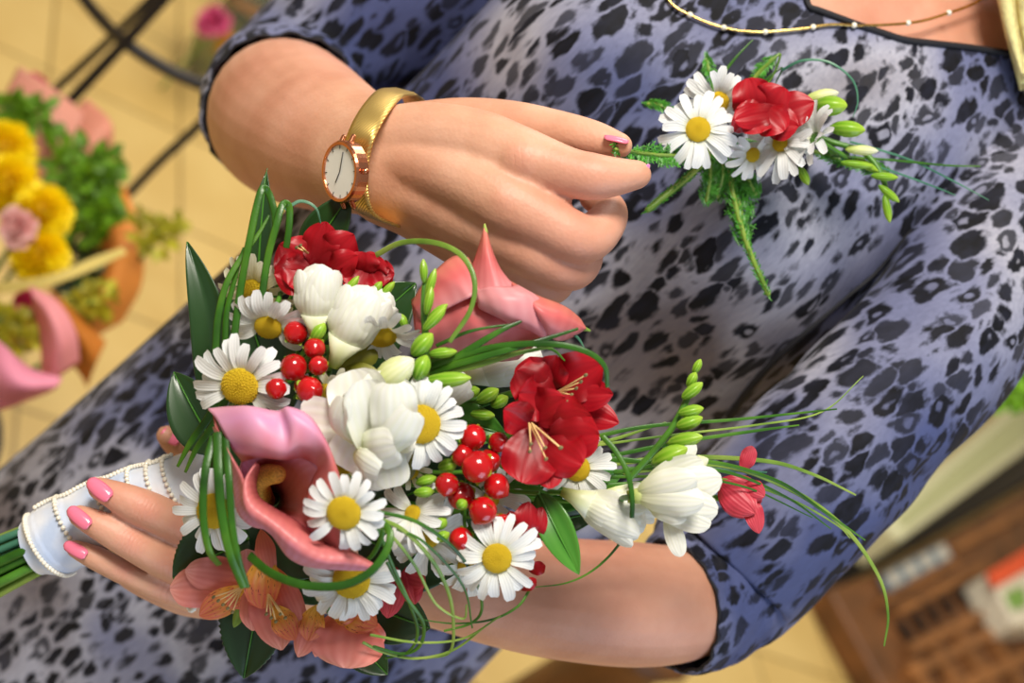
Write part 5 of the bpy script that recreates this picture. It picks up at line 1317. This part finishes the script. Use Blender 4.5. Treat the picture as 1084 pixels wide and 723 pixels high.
put('column', lathe(down_to(pp, 0), down_to(pp, .46), [(0, .01), (0, .09), (.9, .06), (1, .08), (1, .01)], 24), WOOD, t)
leafball('bright green plant at the right edge beside the sleeve', 1078, 400, 1.9, 34, 150, plain('lime_leaf', (140, 196, 40), .5, .2, 60, transl=.2), 9, name='potted_plant', grp='greenery at the right edge', sz=.022)
rose('red flower at the right edge above the bright green plant', 1082, 352, 1.9, 12, MAG, 5, 'red flower at the right edge')
# upper left: jar and flowers
GLS = N('jar_glass'); GLS.set(Roughness=.05); GLS.base(lin((200, 206, 180))); GLS.b.inputs['Transmission Weight'].default_value = .9; GLS.b.inputs['IOR'].default_value = 1.1
t = thing('glass_vase', 'clear glass vase on the floor at the top left', 'vase', ray_to(206, 78, 0))
j0 = ray_to(206, 78, 0)
put('vase_glass', lathe(j0 + UP * .004, j0 + UP * .30, [(0, .01), (.0, .050), (.3, .062), (.7, .055), (1, .045), (1, .042), (.7, .052), (.3, .059), (.03, .045), (.03, .01)], 28), GLS.m, t)
rose('pink magenta bloom at the top left above the elbow', 224, 22, 3.0, 20, petal_mat('hot_pink_petal', [(0, (160, 40, 80)), (1, (222, 90, 140))], None), 6, 'hot pink bloom at the top left', 14)
paper('orange paper scrap at the top left above the sleeve', [[(238, -20, 3.2), (280, 0, 3.2), (300, 20, 3.1)], [(234, -4, 3.16), (260, 14, 3.12), (290, 34, 3.06)]], (204, 112, 30), grp='orange paper at the top left')
paper('ochre paper scrap beside the elbow at the top left', [[(232, 38, 3.12), (246, 36, 3.1), (256, 50, 3.08)], [(226, 54, 3.05), (238, 56, 3.04), (250, 66, 3.03)]], (196, 140, 30), grp='orange paper at the top left')
t = thing('black_bucket', 'black flower bucket at the top left behind the sleeve', 'bucket', ray_to(285, 34, 0))
b0 = ray_to(285, 34, 0)
put('body', lathe(b0, b0 + UP * .3, [(0, .01), (0, .11), (1, .14), (1, .13), (.1, .1)], 28), BLACK, t)
# ------------------------------------------------------------------ camera, light
cam = bpy.data.cameras.new('camera'); cam.lens = 50; cam.sensor_width = 36; cam.clip_start = .05
co = bpy.data.objects.new('camera', cam); COL.objects.link(co)
co.matrix_world = Matrix.Translation(CAM) @ RW.to_4x4()
cam.dof.use_dof = True; cam.dof.focus_distance = .685; cam.dof.aperture_fstop = 5.6
scene.camera = co
def area(name, loc, target, size, power, color, sy=None):
    l = bpy.data.lights.new(name, 'AREA'); l.energy = power; l.color = color; l.size = size
    if sy: l.shape = 'RECTANGLE'; l.size_y = sy
    o = bpy.data.objects.new(name, l); COL.objects.link(o); o.location = loc
    o.rotation_euler = (Vector(target) - Vector(loc)).to_track_quat('-Z', 'Y').to_euler(); return o
tgt = at(542, 380, .75)
area('ceiling_lamp', tgt + Vector((-.55, -.6, 1.5)), tgt, .5, 42, (1, .93, .83))
area('window_light', tgt + V(.8, -1.6, .8), tgt, 1.3, 19, (.60, .77, 1.0))
area('shop_lamp', Vector((-.6, 2.6, 2.8)), Vector((-.4, 2.6, 0)), 1.5, 62, (1, .94, .84))
area('shop_lamp', Vector((1.8, 3.0, 2.8)), Vector((1.6, 3.4, 0)), 1.5, 26, (1, .9, .74))
w = bpy.data.worlds.new('world'); scene.world = w; w.use_nodes = True
bg = w.node_tree.nodes['Background']; bg.inputs[0].default_value = (1, .97, .92, 1); bg.inputs[1].default_value = .29
scene.view_settings.view_transform = 'Standard'; scene.view_settings.look = 'None'
scene.view_settings.exposure = 0; scene.view_settings.gamma = 1
scene.view_settings.use_curve_mapping = False
scene.cycles.use_denoising = True
scene.cycles.max_bounces = 6
